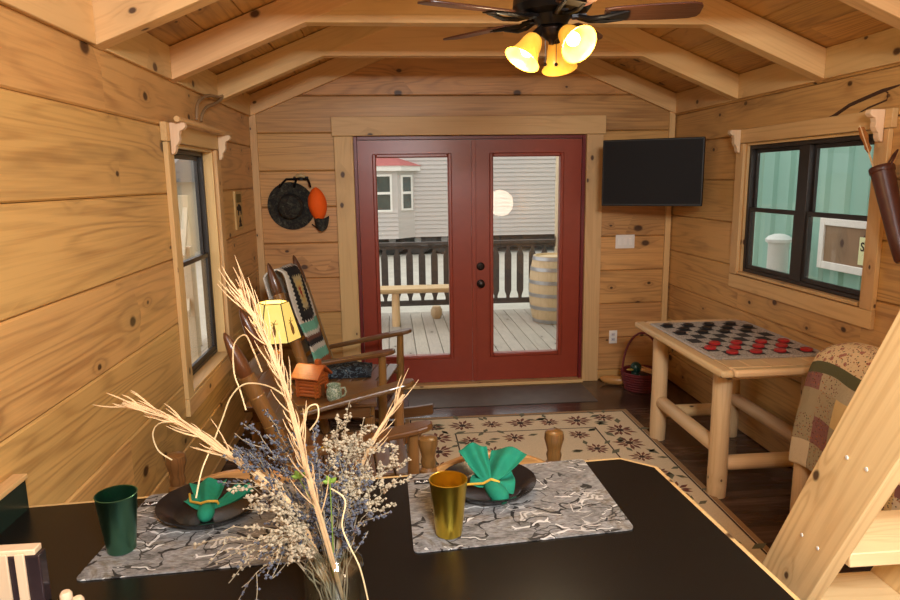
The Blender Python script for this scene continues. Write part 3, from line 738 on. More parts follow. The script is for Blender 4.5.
def inroot(): a = random.uniform(0, 6.3); return jc+Vector((.03*cos(a), .03*sin(a), .02))
def grass(label, pxs, thick, seed, spread):
    """broom of dry straw: a bundled stem with strands peeling off, px,py,depth points"""
    random.seed(seed); pts = [at(px, py, 1, y) for px, py, y in pxs]
    t = thing('dried_grass_plume', label, 'dried grass', jc+Vector((0, 0, .01)), 0, 'straw plumes in the jar'); o = t.location
    pts = [Vector(jc+Vector((random.uniform(-.02, .02), .01, .02)))]+pts
    # smooth
    P = []
    for i in range(len(pts)-1):
        p0, p1, p2, p3 = pts[max(i-1, 0)], pts[i], pts[i+1], pts[min(i+2, len(pts)-1)]
        for k in range(6):
            q = k/6; P.append(.5*((2*p1)+(p2-p0)*q+(2*p0-5*p1+4*p2-p3)*q*q+(3*p1-p0-3*p2+p3)*q**3))
    P.append(pts[-1]); n = len(P)
    mb = MB()
    for s in range(7):
        off = Vector((random.uniform(-1, 1), random.uniform(-1, 1), random.uniform(-1, 1)))*thick*.7
        r = [thick*.55*(1-.75*i/(n-1))+.0006 for i in range(n)]
        mb.tube([p-o+off*min(1, i/6)*(1-.3*i/n) for i, p in enumerate(P)], r, 6)
    mb.build('stem', GRASS, t)
    mb = MB()
    for s in range(spread):
        i = int((.22+.7*random.random())*n); p = P[i]; dr = (P[min(i+1, n-1)]-P[i-1]).normalized()
        sd = Vector((random.uniform(-1, 1), random.uniform(-.6, .6), random.uniform(-1, 1))); sd = (sd-dr*sd.dot(dr)).normalized()
        L = random.uniform(.03, .085); e = p+dr*L+sd*L*random.uniform(.12, .5)
        mb.tube([q-o for q in curve(p, e, sd*.004, 4)], [thick*.25, thick*.28, thick*.26, thick*.2, .0004], 5)
    mb.build('straw', GRASS, t)
    return t
y = JY
grass('tall straw plume rising highest from the jar, bent at its frayed top', [(328, 545, y-.07), (312, 490, y-.1), (298, 435, y-.11), (281, 375, y-.11), (264, 335, y-.1), (249, 308, y-.1), (239, 290, y-.1)], .0048, 2, 80)
grass('straw plume leaning sideways over the green tumbler toward the plank wall', [(300, 520, y), (262, 478, y+.04), (225, 452, y+.06), (185, 425, y+.08), (150, 411, y+.09), (124, 402, y+.1)], .0062, 5, 55)
grass('short straw plume behind the cream blossoms, fanning toward the rocking chair arms', [(342, 520, y+.02), (360, 470, y+.04), (376, 436, y+.05), (392, 412, y+.06), (404, 395, y+.06)], .004, 9, 26)
def curl(pxs, seed, r=.0016):
    pts = [at(a, b, 1, c) for a, b, c in pxs]; P = []
    for i in range(len(pts)-1):
        p0, p1, p2, p3 = pts[max(i-1, 0)], pts[i], pts[i+1], pts[min(i+2, len(pts)-1)]
        for k in range(6):
            q = k/6; P.append(.5*((2*p1)+(p2-p0)*q+(2*p0-5*p1+4*p2-p3)*q*q+(3*p1-p0-3*p2+p3)*q**3))
    P.append(pts[-1]); mb = MB(); mb.tube([p-jc for p in P], r, 6); o = mb.build('raffia_strand', GRASS2); o.location = jc
    return tag(o, CURL[seed], 'raffia', 'loose raffia strands in the jar')
CURL = ['thin raffia strand arching from the tall plume down to the plate', 'looped raffia strand curling off the middle of the tall plume', 'raffia strand hanging down outside the glass jar', 'thin raffia strand bowing from the leaning plume to a turned chair post', 'raffia strand standing up beside the chair post tips near the lamp']
curl([(288, 398, y+.02), (268, 386, y+.03), (245, 384, y+.04), (231, 397, y+.05), (222, 420, y+.06), (212, 446, y+.07), (202, 470, y+.05), (196, 498, y+.03)], 0)
curl([(310, 430, y-.01), (318, 418, y-.02), (317, 405, y-.02), (308, 408, y-.02), (305, 422, y-.01), (300, 440, y), (312, 480, y), (318, 520, y)], 1)
curl([(330, 488, y-.03), (345, 500, y-.05), (342, 525, y-.06), (349, 545, y-.07), (360, 568, y-.075), (368, 600, y-.08)], 2)
curl([(196, 432, y+.08), (165, 422, y+.1), (153, 432, y+.12), (158, 450, y+.14), (172, 460, y+.15)], 3)
curl([(246, 410, y+.05), (240, 390, y+.06), (234, 372, y+.07), (234, 345, y+.08), (245, 335, y+.07), (253, 350, y+.06), (262, 372, y+.04)], 4)
def bezier3(a, b, c, n=12): return [a*(1-t)**2+b*2*t*(1-t)+c*t*t for t in [i/n for i in range(n+1)]]
def sprig(name, label, cat, group, tip, bud, mat, n_twig, seed, sag=.0, droop=0, bs=.0034, dens=14, start=.3):
    random.seed(seed); a = jc+Vector((random.uniform(-.025, .025), random.uniform(-.025, .025), .03)); c = Vector(tip)
    mid = J+Vector(((c.x-J.x)*.3, (c.y-J.y)*.3, max(.02, (c.z-J.z)*.55)+sag)); P = [p+Vector((random.gauss(0, .002), random.gauss(0, .002), random.gauss(0, .002))) for p in bezier3(a, mid, c, 16)]
    t = thing(name, label, cat, jc+Vector((0, 0, .01)), 0, group); o = t.location; st = MB(); bl = MB(); n = len(P)
    st.tube([p-o for p in P], [.0016*(1-.6*i/n) for i in range(n)], 5)
    def buds(Q, k):
        for i in range(k):
            f = .25+.75*i/k; ii = min(len(Q)-2, int(f*(len(Q)-1))); p = Q[ii].lerp(Q[ii+1], random.random()); bl.octa(p-o+Vector((random.gauss(0, bud), random.gauss(0, bud), random.gauss(0, bud))), bs*random.uniform(.6, 1.25))
    for k in range(n_twig):
        i = int(random.uniform(start, .96)*(n-1)); p = P[i]; dr = (P[min(i+1, n-1)]-P[i-1]).normalized()
        sd = Vector((random.uniform(-1, 1), random.uniform(-1, 1), random.uniform(-1, 1))); sd = (sd-dr*sd.dot(dr)).normalized()
        L = random.uniform(.025, .06); e = p+dr*L*.8+sd*L*.7-Vector((0, 0, droop*L))
        Q = curve(p, e, sd*.004, 5); st.tube([q-o for q in Q], .0009, 4); buds(Q, dens)
    buds(P[n//2:], dens)
    st.build('stem', STEM, t); bl.build('blossoms', mat, t)
    return t
lt = [(232, 432), (222, 455), (236, 478), (250, 425), (270, 418), (246, 455), (262, 462), (292, 420), (282, 448), (312, 428), (330, 440), (345, 462), (368, 470), (352, 500), (372, 516), (340, 485), (300, 470), (318, 465)]
for i, (px, py) in enumerate(lt):
    sprig('dried_lavender_sprig', 'grey-blue dried sprig among the upright bunch in the glass jar', 'dried flower', 'upright grey-blue sprigs in the jar', at(px, py, 1, y+random.Random(i).uniform(-.06, .1)), .003, LAV, 9, 40+i)
for i, (px, py) in enumerate([(213, 563), (243, 588), (196, 545), (262, 560), (224, 530), (240, 548), (276, 545)]):
    sprig('drooping_sprig', 'thin grey sprig drooping over the jar rim onto the placemat', 'dried flower', 'drooping grey sprigs in the jar', at(px, py, 1, y-.02-.012*i), .002, LAV if i % 2 else CREAM, 6, 90+i, sag=.05, droop=.5, bs=.0034, dens=7, start=.5)
for i, (px, py) in enumerate([(350, 402), (365, 420), (338, 425), (380, 440), (395, 458), (372, 462), (352, 445), (398, 478)]):
    sprig('cream_statice_sprig', 'cream dried blossom sprig in the cluster toward the gold tumbler', 'dried flower', 'cream sprigs on the tumbler side of the jar', at(px, py, 1, y+.05-.014*(i % 4)), .003, CREAM, 9, 130+i, bs=.0036, dens=15, start=.5)
for i, (px, py) in enumerate([(258, 505), (276, 525), (252, 482), (288, 545)]):
    sprig('cream_blossom_sprig', 'cream dried blossom sprig hanging low over the plate side of the jar', 'dried flower', 'cream sprigs on the plate side of the jar', at(px, py, 1, y-.05-.01*i), .004, CREAM, 8, 170+i, bs=.0042, dens=12, start=.55)
for px, py, lb in ((299, 478, 'small green leaf sprig in the jar, closest to the tall plume'), (330, 483, 'small green leaf sprig in the jar, beside the cream blossoms')):
    tp = at(px, py, 1, y-.05); t = thing('green_leaf_sprig', lb, 'leaf', jc+Vector((0, 0, .01)), 0, 'green leaf sprigs in the jar'); o = t.location
    P = bezier3(jc+Vector((0, 0, .03)), J+Vector((0, 0, .03)), tp, 8); mb = MB(); mb.tube([p-o for p in P], .0012, 5); mb.build('stem', LEAFG, t)
    for s, up_ in ((-1, .008), (1, .014), (-.4, .02)):
        dv = Vector((s*.01, -.004, up_*.7)); n_ = Vector((0, -1, .3)); sd = dv.cross(n_).normalized()
        mb = MB(); mb.grid(lambda a, b: tp-o+dv*a*1.3+sd*(b-.5)*.01*sin(pi*min(1, a*.96+.02))+n_*.003*(1-(2*b-1)**2), 6, 4); mb.build('leaf', LEAFG, t, solid=.0008)
# ------------------------------------------------------------------ rocking chairs
def rocker(label, loc, rz, lean, ztop, arm_z, half=.24, tilt=0.0):
    t = thing('rocking_chair', label, 'rocking chair', loc, rz, 'log rocking chairs')
    t.rotation_euler = (0, -tilt, rz)
    SZ = .42; sx0, sx1 = -.25, .25; tl = math.tan(lean)
    def back(z, s=0): return Vector((sx0-(z-SZ)*tl, s, z))
    for s in (-1, 1):
        b0, b1 = back(.09, s*half), back(ztop-.2, s*half); d = (b1-b0).normalized(); L = (b1-b0).length
        mb = MB(); mb.lathe([(0, 0), (.026, .0), (.034, .05), (.036, L*.5), (.036, L-.004), (.03, L), (0, L)], b0, d, 18, cap=False)
        for k in (.55, .72, .88): mb.lathe([(.0365, L*k), (.038, L*k+.004), (.0365, L*k+.008)], b0, d, 18, closed=True)
        post = mb.build('back_post', W['dark_z'], t)
        mb = MB(); mb.lathe([(0, L-.003), (.028, L-.002), (.034, L+.02), (.033, L+.07), (.026, L+.13), (.013, L+.19), (.004, L+.208), (0, L+.21)], b0, d, 18, cap=False)
        mb.build('post_tip', W['tip'], post)
    nS = 5
    for i in range(nS):
        z0 = SZ+.1+i*(ztop-.27-SZ-.1)/(nS-1); h = .085
        mb = MB()
        def fn(a, b, z0=z0): p = back(z0+(b-.5)*h, (a*2-1)*(half-.02)); return p+Vector((-.035*(1-(2*a-1)**2), 0, 0))
        mb.grid(fn, 12, 3); mb.build('back_slat', W['dark_y'], t, solid=.014, bevel=.003)
    # seat of boards with a rail frame
    for i in range(6):
        x0 = sx0+.02+i*.082; mb = MB(); hw = half-.01+.05*i/5
        mb.box((x0, -hw, SZ-.012-.012*abs(i-2.5)*-.4), (x0+.076, hw, SZ+.012)); mb.build('seat_board', W['dark_y'], t, bevel=.005)
    hf = half+.06
    for s in (-1, 1):
        mb = MB(); mb.tube([(sx0-.0, s*half, SZ-.04), (sx1+.0, s*hf, SZ-.045)], .022, 14); mb.build('seat_rail', W['dark_x'], t)
        mb = MB(); mb.tube([(sx1-.005, s*hf, .075), (sx1+.005, s*hf, .3), (sx1+.012, s*(hf+.003), arm_z-.012)], [.026, .03, .024], 16); mb.build('front_post', W['dark_z'], t)
        # arm: board with rounded paddle end
        a0 = back(arm_z-.13, s*(half+.02)); a1 = Vector((sx1+.1, s*(hf+.012), arm_z+.0)); ax = (a1-a0); L = ax.length; ax.normalize(); sd = Vector((0, 0, 1)).cross(ax).normalized(); nn = ax.cross(sd)
        out = []
        prof = [(0, .026), (L*.3, .03), (L*.55, .038), (L*.78, .052), (L*.9, .055), (L*.965, .045), (L, .02)]
        for q, w in prof: out.append(a0+ax*q+sd*w)
        for q, w in prof[::-1]: out.append(a0+ax*q-sd*w)
        mb = MB(); mb.prism(out, nn, .028); mb.build('armrest', W['dark_x'], t, bevel=.008, smooth=False)
        # rocker runner
        mb = MB(); P = []
        for i in range(17):
            x = -.62+1.12*i/16; P.append((x, .052+.19*(x+.05)**2))
        for (x, z), (x2, z2) in zip(P, P[1:]): pass
        o_ = [(x, s*(half+.03)-.02, z+.026) for x, z in P]+[(x, s*(half+.03)-.02, z-.05) for x, z in P[::-1]]
        mb.prism(o_, (0, 1, 0), .04); mb.build('rocker_runner', W['dark_x'], t, smooth=False, bevel=.005)
        mb = MB(); mb.tube([back(.22, s*half), (sx1, s*hf, .2)], .016, 12); mb.build('stretcher', W['dark_x'], t)
    mb = MB(); mb.tube([(sx1, -hf, .24), (sx1, hf, .24)], .018, 12); mb.build('stretcher', W['dark_y'], t)
    mb = MB(); mb.tube([back(.26, -half), back(.26, half)], .016, 12); mb.build('stretcher', W['dark_y'], t)
    return t, back
RA = (-.275, 4.56); RB = (-.215, 3.185)
chA, backA = rocker('log rocking chair with crocheted afghan over its back, beside the red doors', (RA[0], RA[1], .0), radians(-12), radians(16.5), 1.235, .665, .235)
chB, backB = rocker('log rocking chair nearer the counter, between the lamp table and the dried flowers', (RB[0], RB[1], .0), radians(5), radians(22), 1.13, .655, .265)

# afghan hung over chair A's back
t = thing('afghan', 'crocheted granny-square afghan draped over the back of the rocking chair by the doors', 'blanket', (RA[0], RA[1], 0), radians(-12))
path = []
b = lambda z, off: backA(z)+Vector((off, 0, 0))
for i in range(15): path.append(b(.5+i*(1.13-.5)/14, .05))
path += [b(1.165, .045), b(1.185, .01), b(1.165, -.06)]+[b(1.13-i*.05, -.1) for i in range(9)]
lens = [0]
for p, q in zip(path, path[1:]): lens.append(lens[-1]+(q-p).length)
def along(s):
    s *= lens[-1]
    for i in range(len(path)-1):
        if lens[i+1] >= s: return path[i].lerp(path[i+1], (s-lens[i])/(lens[i+1]-lens[i]))
    return path[-1]
mb = MB(); mb.grid(lambda a, c: along(c)+Vector((.02*sin(pi*a)+.008*sin(9*a+14*c), -.17+a*.31+.01*sin(11*c), 0)), 18, 60)
af = mb.build('afghan_cloth', AFGHAN, t, solid=.012, sub=0)
# folded throw on the seat of chair A
def throw_mat():
    m_ = NT('dark_patterned_throw'); n = m_.noise(m_.obj(), 26, 2, .6, 1); m_.base(m_.ramp(n, [(.4, lin((26, 26, 32))), (.5, lin((86, 102, 112))), (.58, lin((34, 34, 40))), (.68, lin((158, 164, 162)))], 'CONSTANT')); m_.set(Roughness=.95); return m_.m
THROW = throw_mat()
mb = MB()
def pil(a, c): return None
mb.grid(lambda a, c: Vector(((a-.5)*.34, (c-.5)*.34, .06*(1-(2*a-1)**4)*(1-(2*c-1)**4)+.012*sin(9*a+5*c))), 16, 16)
mb.grid(lambda a, c: Vector(((a-.5)*.34, (.5-c)*.34, -.0)), 4, 4)
o2 = mb.build('throw_cushion', THROW); bmz = .437
o2.location = (RA[0]-.06, RA[1]+.06, .4345); tag(o2, 'dark blue-grey patterned cushion on the seat of the rocking chair by the doors', 'cushion')

# lamp table between the rockers
LT = thing('side_table', 'small dark wood table between the two rocking chairs under the lamp', 'table', (-.47, 3.88, 0))
mb = MB(); mb.box((-.38, -.215, .49), (.36, .215, .52)); mb.build('tabletop', W['dark_x'], LT, bevel=.006)
mb = MB(); mb.box((-.34, -.18, .42), (.32, .18, .489)); mb.build('apron', W['dark_x'], LT, bevel=.003)
for sx in (-.33, .31):
    for sy in (-.165, .165):
        mb = MB(); mb.lathe([(0, 0), (.018, 0), (.024, .05), (.02, .2), (.026, .38), (.028, .419), (0, .419)], (sx, sy, 0), (0, 0, 1), 16, cap=False); mb.build('leg', W['dark_z'], LT)
mb = MB(); mb.box((-.31, -.15, .14), (.29, .15, .16)); mb.build('shelf', W['dark_x'], LT, bevel=.003)

lx, ly = -.69, 3.88
lamp = thing('table_lamp', 'lit table lamp with a yellow panelled shade on the table between the rockers', 'lamp', (lx, ly, .52))
mb = MB(); mb.lathe([(0, .0), (.085, .0), (.088, .012), (.07, .024), (.04, .034), (.03, .06), (.036, .1), (.028, .16), (.022, .22), (.026, .25), (.012, .27), (0, .272)], seg=24, cap=False); mb.build('base', W['dark_z'], lamp)
mb = MB(); mb.tube([(0, 0, .265), (0, 0, .36)], .006, 8); mb.lathe([(0, .3), (.018, .3), (.018, .34), (0, .34)], seg=12, cap=False); mb.build('stem', BRONZE, lamp)
mb = MB(); mb.ball((0, 0, .4), .03, 12, 8); mb.build('bulb', BULB, lamp)
def shade_mat():
    m_ = NT('parchment_shade'); n = m_.noise(m_.obj(), 16, 3); m_.base(m_.mix(n, lin((240, 214, 120)), lin((250, 230, 160))))
    m_.b.inputs['Emission Color'].default_value = lin((244, 214, 96)); m_.b.inputs['Emission Strength'].default_value = .5; m_.set(Roughness=.8)
    return m_.m
SHADE = shade_mat()
nP = 6; zb, zt, rb, rtp = .335, .555, .148, .088
ang = [radians(60*k+8) for k in range(nP)]
mb = MB()
vb_ = [(rb*cos(a), rb*sin(a), zb) for a in ang]; vt_ = [(rtp*cos(a), rtp*sin(a), zt) for a in ang]
for k in range(nP):
    j = (k+1) % nP; mb.face([mb.v(vb_[k]), mb.v(vb_[j]), mb.v(vt_[j]), mb.v(vt_[k])])
bmesh.ops.remove_doubles(mb.b, verts=mb.b.verts, dist=1e-5)
sh = mb.build('lamp_shade', SHADE, lamp, smooth=False, solid=.003)
mb = MB()
for k in range(nP):
    j = (k+1) % nP
    mb.tube([vb_[k], vt_[k]], .0035, 6); mb.tube([vb_[k], vb_[j]], .0028, 6); mb.tube([vt_[k], vt_[j]], .0035, 6)
mb.build('shade_edge', plain('shade_binding', (58, 44, 22), .7), sh)
MOT = plain('pinecone_print', (120, 84, 30), .8)
for k in range(nP):
    j = (k+1) % nP; A, B, Cc, D = [Vector(p) for p in (vb_[k], vb_[j], vt_[j], vt_[k])]; n_ = (B-A).cross(D-A).normalized()
    if n_.dot(A) < 0: n_ = -n_
    mb = MB(); P = lambda u, v: (A.lerp(B, u)).lerp(D.lerp(Cc, u), v)+n_*.0035
    mb.tube([P(.52, .5), P(.5, .44), P(.5, .32), P(.5, .2), P(.5, .15)], [.001, .006, .011, .008, .001], 8)
    for u, v in ((.4, .55), (.62, .6), (.34, .46), (.7, .5)): mb.tube([P(.51, .5), P(u, v)], .0018, 5)
    mb.build('pinecone_motif', MOT, sh)
L = bpy.data.lights.new('lamp_light', 'POINT'); L.energy = 5; L.color = (1, .76, .42); L.shadow_soft_size = .05
lo = bpy.data.objects.new('lamp_light', L); COL.objects.link(lo); lo.parent = lamp; lo.location = (0, 0, .46); L.energy = 2.2
# carved log cabin
cb2 = thing('log_cabin_ornament', 'carved reddish wood log cabin ornament on the lamp table', 'ornament', (-.487, 3.84, .5205), radians(-24))
mb = MB()
for i in range(6):
    z = .014+i*.0205
    for yy in (-.05, .05): mb.tube([(-.075, yy, z), (.075, yy, z)], .0115, 10)
    for xx in (-.058, .058): mb.tube([(xx, -.065, z), (xx, .065, z)], .0115, 10)
mb.build('log_wall', W['cedar'], cb2)
mb = MB()
for sg in (-1, 1): mb.prism([(-.09, sg*.082, .112), (.09, sg*.082, .112), (.09, 0, .176), (-.09, 0, .176)], (0, sg*.6, .8), .014)
mb.build('roof', W['cedar'], cb2, smooth=False, bevel=.002)
mb = MB(); mb.box((.02, .005, .14), (.05, .035, .215)); mb.build('chimney', W['cedar'], cb2, bevel=.002)
mb = MB(); mb.box((.0685, -.018, .002), (.0725, .018, .07)); mb.build('cabin_door', W['tip'], cb2)
for xx in (-1, 1):
    mb = MB(); mb.prism([(xx*.058, -.05, .13), (xx*.058, .05, .13), (xx*.058, 0, .168)], (xx, 0, 0), .006); mb.build('gable', W['cedar'], cb2, smooth=False)
# mug
q = at(334, 402, 2, .52)
mug = thing('mug', 'speckled green and cream pottery mug on the lamp table', 'mug', q+Vector((.0, .03, .0006)))
mb = MB(); mb.lathe([(0, .0), (.032, 0), (.042, .014), (.046, .04), (.042, .066), (.037, .078), (.041, .094), (.0385, .094), (.034, .078), (.039, .064), (.043, .04), (.037, .012), (0, .008)], seg=32, cap=False); mb.build('cup_body', mug_mat(), mug)
mb = MB(); mb.tube([(.038, 0, .07), (.06, 0, .074), (.068, 0, .05), (.058, 0, .026), (.041, 0, .022)], .006, 10); mb.build('handle', plain('mug_handle_glaze', (150, 160, 132), .3), mug)
q = at(307, 396, 2, .52)
mb = MB(); Mx = Matrix.Rotation(radians(15), 4, 'Z'); mb.box((-.04, -.022, .0), (.04, .022, .024), Mx)
o = thing('name_card', 'small black and cream lettered card block in front of the carved cabin', 'card', q+Vector((.0, .01, .0006))); mb.build('block', BLACKM, o, bevel=.002)
mb = MB(); mb.box((-.036, -.0235, .003), (.036, -.0222, .021), Mx); fc = mb.build('face', plain('card_paper', (226, 214, 190), .7), o)
mb = MB()
for i in range(6): x = -.028+i*.0105; mb.box((x, -.0246, .007+.002*(i % 2)), (x+.0055, -.0236, .016+.001*(i % 3)), Mx)
mb.build('printed_line', BLACKM, fc)

# ------------------------------------------------------------------ chairs tucked under the counter
def bar_chair(label, x0, x1, y, ztop):
    cx = (x0+x1)/2; hw = (x1-x0)/2; t = thing('dining_chair', label, 'chair', (cx, y, 0), 0, 'oak dining chairs at the counter')
    for s in (-1, 1):
        mb = MB(); z = ztop
        mb.lathe([(0, 0), (.018, 0), (.024, .04), (.022, .3), (.026, .42), (.022, .46), (.024, z-.16), (.03, z-.135), (.03, z-.115), (.022, z-.105), (.026, z-.085), (.022, z-.072), (.027, z-.05), (.033, z-.028), (.031, z-.008), (.024, z-.002), (.0, z)], (s*hw, 0, 0), (0, 0, 1), 22, cap=False)
        mb.build('back_post', W['oak_z'], t)
        mb = MB(); mb.lathe([(0, 0), (.016, 0), (.024, .05), (.02, .3), (.024, .44), (0, .44)], (s*hw, -.4, 0), (0, 0, 1), 18, cap=False); mb.build('leg', W['oak_z'], t)
        mb = MB(); mb.tube([(s*hw, 0, .2), (s*hw, -.4, .2)], .012, 10); mb.build('stretcher', W['oak_z'], t)
    for nm, zc, hh, arch in (('crest_rail', ztop-.135, .05, .05), ('back_slat', ztop-.27, .035, .02)):
        P = []
        n = 14
        topc = [(-hw+.02+(2*hw-.04)*i/n, zc+hh*.4+arch*(1-(2*i/n-1)**2)) for i in range(n+1)]
        bot = [(x, zc-hh) for x, _ in topc]
        P = [(x, -.011, z) for x, z in topc]+[(x, -.011, z) for x, z in bot[::-1]]
        mb = MB(); mb.prism(P, (0, 1, 0), .022); mb.build(nm, W['oak_x'], t, smooth=False, bevel=.004)
    mb = MB(); mb.box((-hw-.02, -.43, .44), (hw+.02, -.028, .465)); mb.build('seat', W['oak_x'], t, bevel=.01)
    mb = MB(); mb.tube([(-hw, -.4, .26), (hw, -.4, .26)], .013, 10); mb.build('stretcher', W['oak_x'], t)
bar_chair('turned oak chair behind the black counter, its arched back between two finials', .1, .521, 2.085, .93)
bar_chair('turned oak chair behind the black counter, tucked in beside the plank wall', -.705, -.285, 2.085, .91)

# ------------------------------------------------------------------ rugs
RUGC = plain('cream_rug_pile', (224, 202, 164), .95, var=.12, scale=120)
RUGB = plain('tan_rug_border', (160, 124, 82), .95, var=.15, scale=120); RUGD = plain('brown_rug_line', (66, 44, 34), .95)
PET = plain('rust_petal', (126, 72, 54), .95, var=.3, scale=40); LEF = plain('olive_leaf_pile', (110, 106, 80), .95, var=.2)
rx0, rx1, ry0, ry1 = .06, 1.745, 2.2, 4.77
mb = MB(); zt_ = .011
mb.box((rx0, ry0, .0006), (rx1, ry1, .0105))
mb.mi = 1
def strip(a, b, c, d_, z=zt_): mb.box((a, b, .0106), (c, d_, z))
def ring(i, w, z=zt_):
    strip(rx0+i, ry0+i, rx0+i+w, ry1-i, z); strip(rx1-i-w, ry0+i, rx1-i, ry1-i, z); strip(rx0+i+w, ry0+i, rx1-i-w, ry0+i+w, z); strip(rx0+i+w, ry1-i-w, rx1-i-w, ry1-i, z)
ring(0, .03)
mb.mi = 2; ring(.034, .012); ring(.34, .01)
rnd = random.Random(4)
def flower(x, y, r, leafy=True):
    mb.mi = 3; n = 11
    for k in range(n):
        a = 2*pi*k/n+rnd.uniform(-.1, .1); L = r*rnd.uniform(.8, 1.15); d = Vector((cos(a), sin(a), 0)); s = Vector((-sin(a), cos(a), 0)); c = Vector((x, y, .0114))
        mb.prism([c+d*r*.2, c+d*L*.65+s*r*.13, c+d*L, c+d*L*.65-s*r*.13], (0, 0, 1), .0006)
    mb.mi = 2; mb.prism([(x+r*.25*cos(q), y+r*.25*sin(q), .0114) for q in [2*pi*i/8 for i in range(8)]], (0, 0, 1), .0012)
    mb.mi = 4
    if leafy:
        for k in range(3):
            a = rnd.uniform(0, 6.28); d = Vector((cos(a), sin(a), 0)); s = Vector((-sin(a), cos(a), 0)); c = Vector((x, y, .0114))+d*r*1.25
            mb.prism([c, c+d*r*.5+s*r*.22, c+d*r*1.0, c+d*r*.5-s*r*.22], (0, 0, 1), .0006)
yy = ry1-.19; xx = rx0+.2
while xx < rx1-.1: flower(xx, yy+rnd.uniform(-.03, .03), rnd.choice((.075, .1))); xx += .21
for side in (rx0+.19, rx1-.19):
    yy = ry1-.42
    while yy > ry0+.1: flower(side+rnd.uniform(-.03, .03), yy, rnd.choice((.075, .105))); yy -= .23
for x_, y_ in ((.5, 4.28), (.62, 4.08), (.8, 4.3), (1.25, 4.3), (1.3, 4.05), (1.2, 3.8), (.55, 3.75)): flower(x_, y_, .08)
o = mb.build('area_rug', [RUGC, RUGB, RUGD, PET, LEF], smooth=False)
tag(o, 'cream area rug with rust flowers and bordered edge on the dark floor', 'rug')
MATM = plain('grey_brown_mat', (98, 88, 78), .6, var=.22, scale=9)
mb = MB(); mb.box((.1, 5.0, .0006), (1.6, 5.46, .006)); o = mb.build('door_mat', MATM, bevel=.002); tag(o, 'thin grey-brown door mat in front of the red double doors', 'mat')

# ------------------------------------------------------------------ game table of peeled logs
GT = thing('log_game_table', 'peeled log table with pale plank top holding the checkers rug under the window', 'table', (2.0, 3.75, 0))
TX0, TX1, TY0, TY1, TZ = 1.635, 2.365, 3.13, 4.36, .785
OG = Matrix.Translation((-2.0, -3.75, 0))
def gfin(mb, nm, mat, **k): bmesh.ops.transform(mb.b, matrix=OG, verts=mb.b.verts); return mb.build(nm, mat, GT, **k)
nb = 5
for i in range(nb):
    a = TX0+.075+(TX1-TX0-.15)*i/nb; b_ = TX0+.075+(TX1-TX0-.15)*(i+1)/nb
    mb = MB(); mb.box((a+.001, TY0+.066, TZ-.028), (b_-.001, TY1-.066, TZ-.0005)); gfin(mb, 'top_board', W['log_y'], bevel=.002)
for a, b_ in ((TX0, TX0+.074), (TX1-.074, TX1)):
    mb = MB(); mb.box((a, TY0, TZ-.04), (b_, TY1, TZ)); gfin(mb, 'edge_rail', W['log_y'], bevel=.014)
for a, b_ in ((TY0, TY0+.065), (TY1-.065, TY1)):
    mb = MB(); mb.box((TX0+.075, a, TZ-.04), (TX1-.075, b_, TZ)); gfin(mb, 'edge_rail', W['log_x'], bevel=.014)
lgx, lgy = (1.765, 2.275), (3.36, 4.2)
for x in lgx:
    for y_ in lgy:
        mb = MB(); mb.lathe([(0, 0), (.05, 0), (.053, .1), (.05, .4), (.051, .685), (.036, .742), (0, .742)], (x, y_, 0), (0, 0, 1), 22, cap=False); gfin(mb, 'leg', W['log_z'])
for x in lgx: mb = MB(); mb.tube([(x, lgy[0]+.03, .275), (x, lgy[0]+.06, .275), (x, lgy[1]-.06, .275), (x, lgy[1]-.03, .275)], [.03, .042, .042, .03], 18); gfin(mb, 'stretcher', W['log_y'])
for y_ in lgy: mb = MB(); mb.tube([(lgx[0]+.03, y_, .19), (lgx[0]+.06, y_, .19), (lgx[1]-.06, y_, .19), (lgx[1]-.03, y_, .19)], [.03, .042, .042, .03], 18); gfin(mb, 'stretcher', W['log_x'])
mb = MB(); mb.box((1.72, 3.22, TZ-.075), (1.745, 4.28, TZ-.041)); mb.box((1.72, 3.22, TZ-.075), (2.3, 3.245, TZ-.041)); mb.box((2.29, 3.22, TZ-.075), (2.31, 4.28, TZ-.041)); gfin(mb, 'apron', W['log_y'], bevel=.002)
# checkers rug
def check_mat():
    m_ = NT('woven_checker_rug'); sp = m_.n('SeparateXYZ'); m_.l(m_.obj(), sp.inputs[0])
    cu = m_.math('FLOOR', m_.math('DIVIDE', sp.outputs[0], .0715)); cv = m_.math('FLOOR', m_.math('DIVIDE', sp.outputs[1], .1))
    par = m_.math('MODULO', m_.math('ADD', m_.math('ADD', cu, cv), 40), 2.0)
    ins = m_.math('MULTIPLY', m_.math('LESS_THAN', m_.math('ABSOLUTE', sp.outputs[0]), .286), m_.math('LESS_THAN', m_.math('ABSOLUTE', sp.outputs[1]), .4))
    n = m_.noise(m_.obj(), 160, 2); weave = m_.ramp(n, [(.35, lin((130, 122, 114))), (.6, lin((206, 198, 188)))])
    blk = m_.ramp(n, [(.35, lin((22, 22, 24))), (.65, lin((66, 62, 62)))])
    m_.base(m_.mix(m_.math('MULTIPLY', par, ins), weave, blk)); m_.set(Roughness=.95); m_.bump(n, .6, .004); return m_.m
KX, KY = 2.03, 3.80
ck = thing('checkers_rug', 'woven black and white checkers rug with fringed edge on the log table', 'rug', (KX, KY, TZ+.0006))
mb = MB(); mb.box((-.315, -.45, 0), (.315, .45, .004)); mb.build('woven_field', check_mat(), ck, bevel=.001)
mb = MB(); rnd = random.Random(3)
for i in range(84):
    for s in (-1, 1):
        x = -.312+i*.0075; mb.tube([(x, s*.45, .002), (x+rnd.uniform(-.004, .004), s*.472, .0012)], .0016, 4)
for i in range(120):
    for s in (-1, 1):
        y_ = -.445+i*.0075; mb.tube([(s*.315, y_, .002), (s*.331, y_+rnd.uniform(-.004, .004), .0012)], .0016, 4)
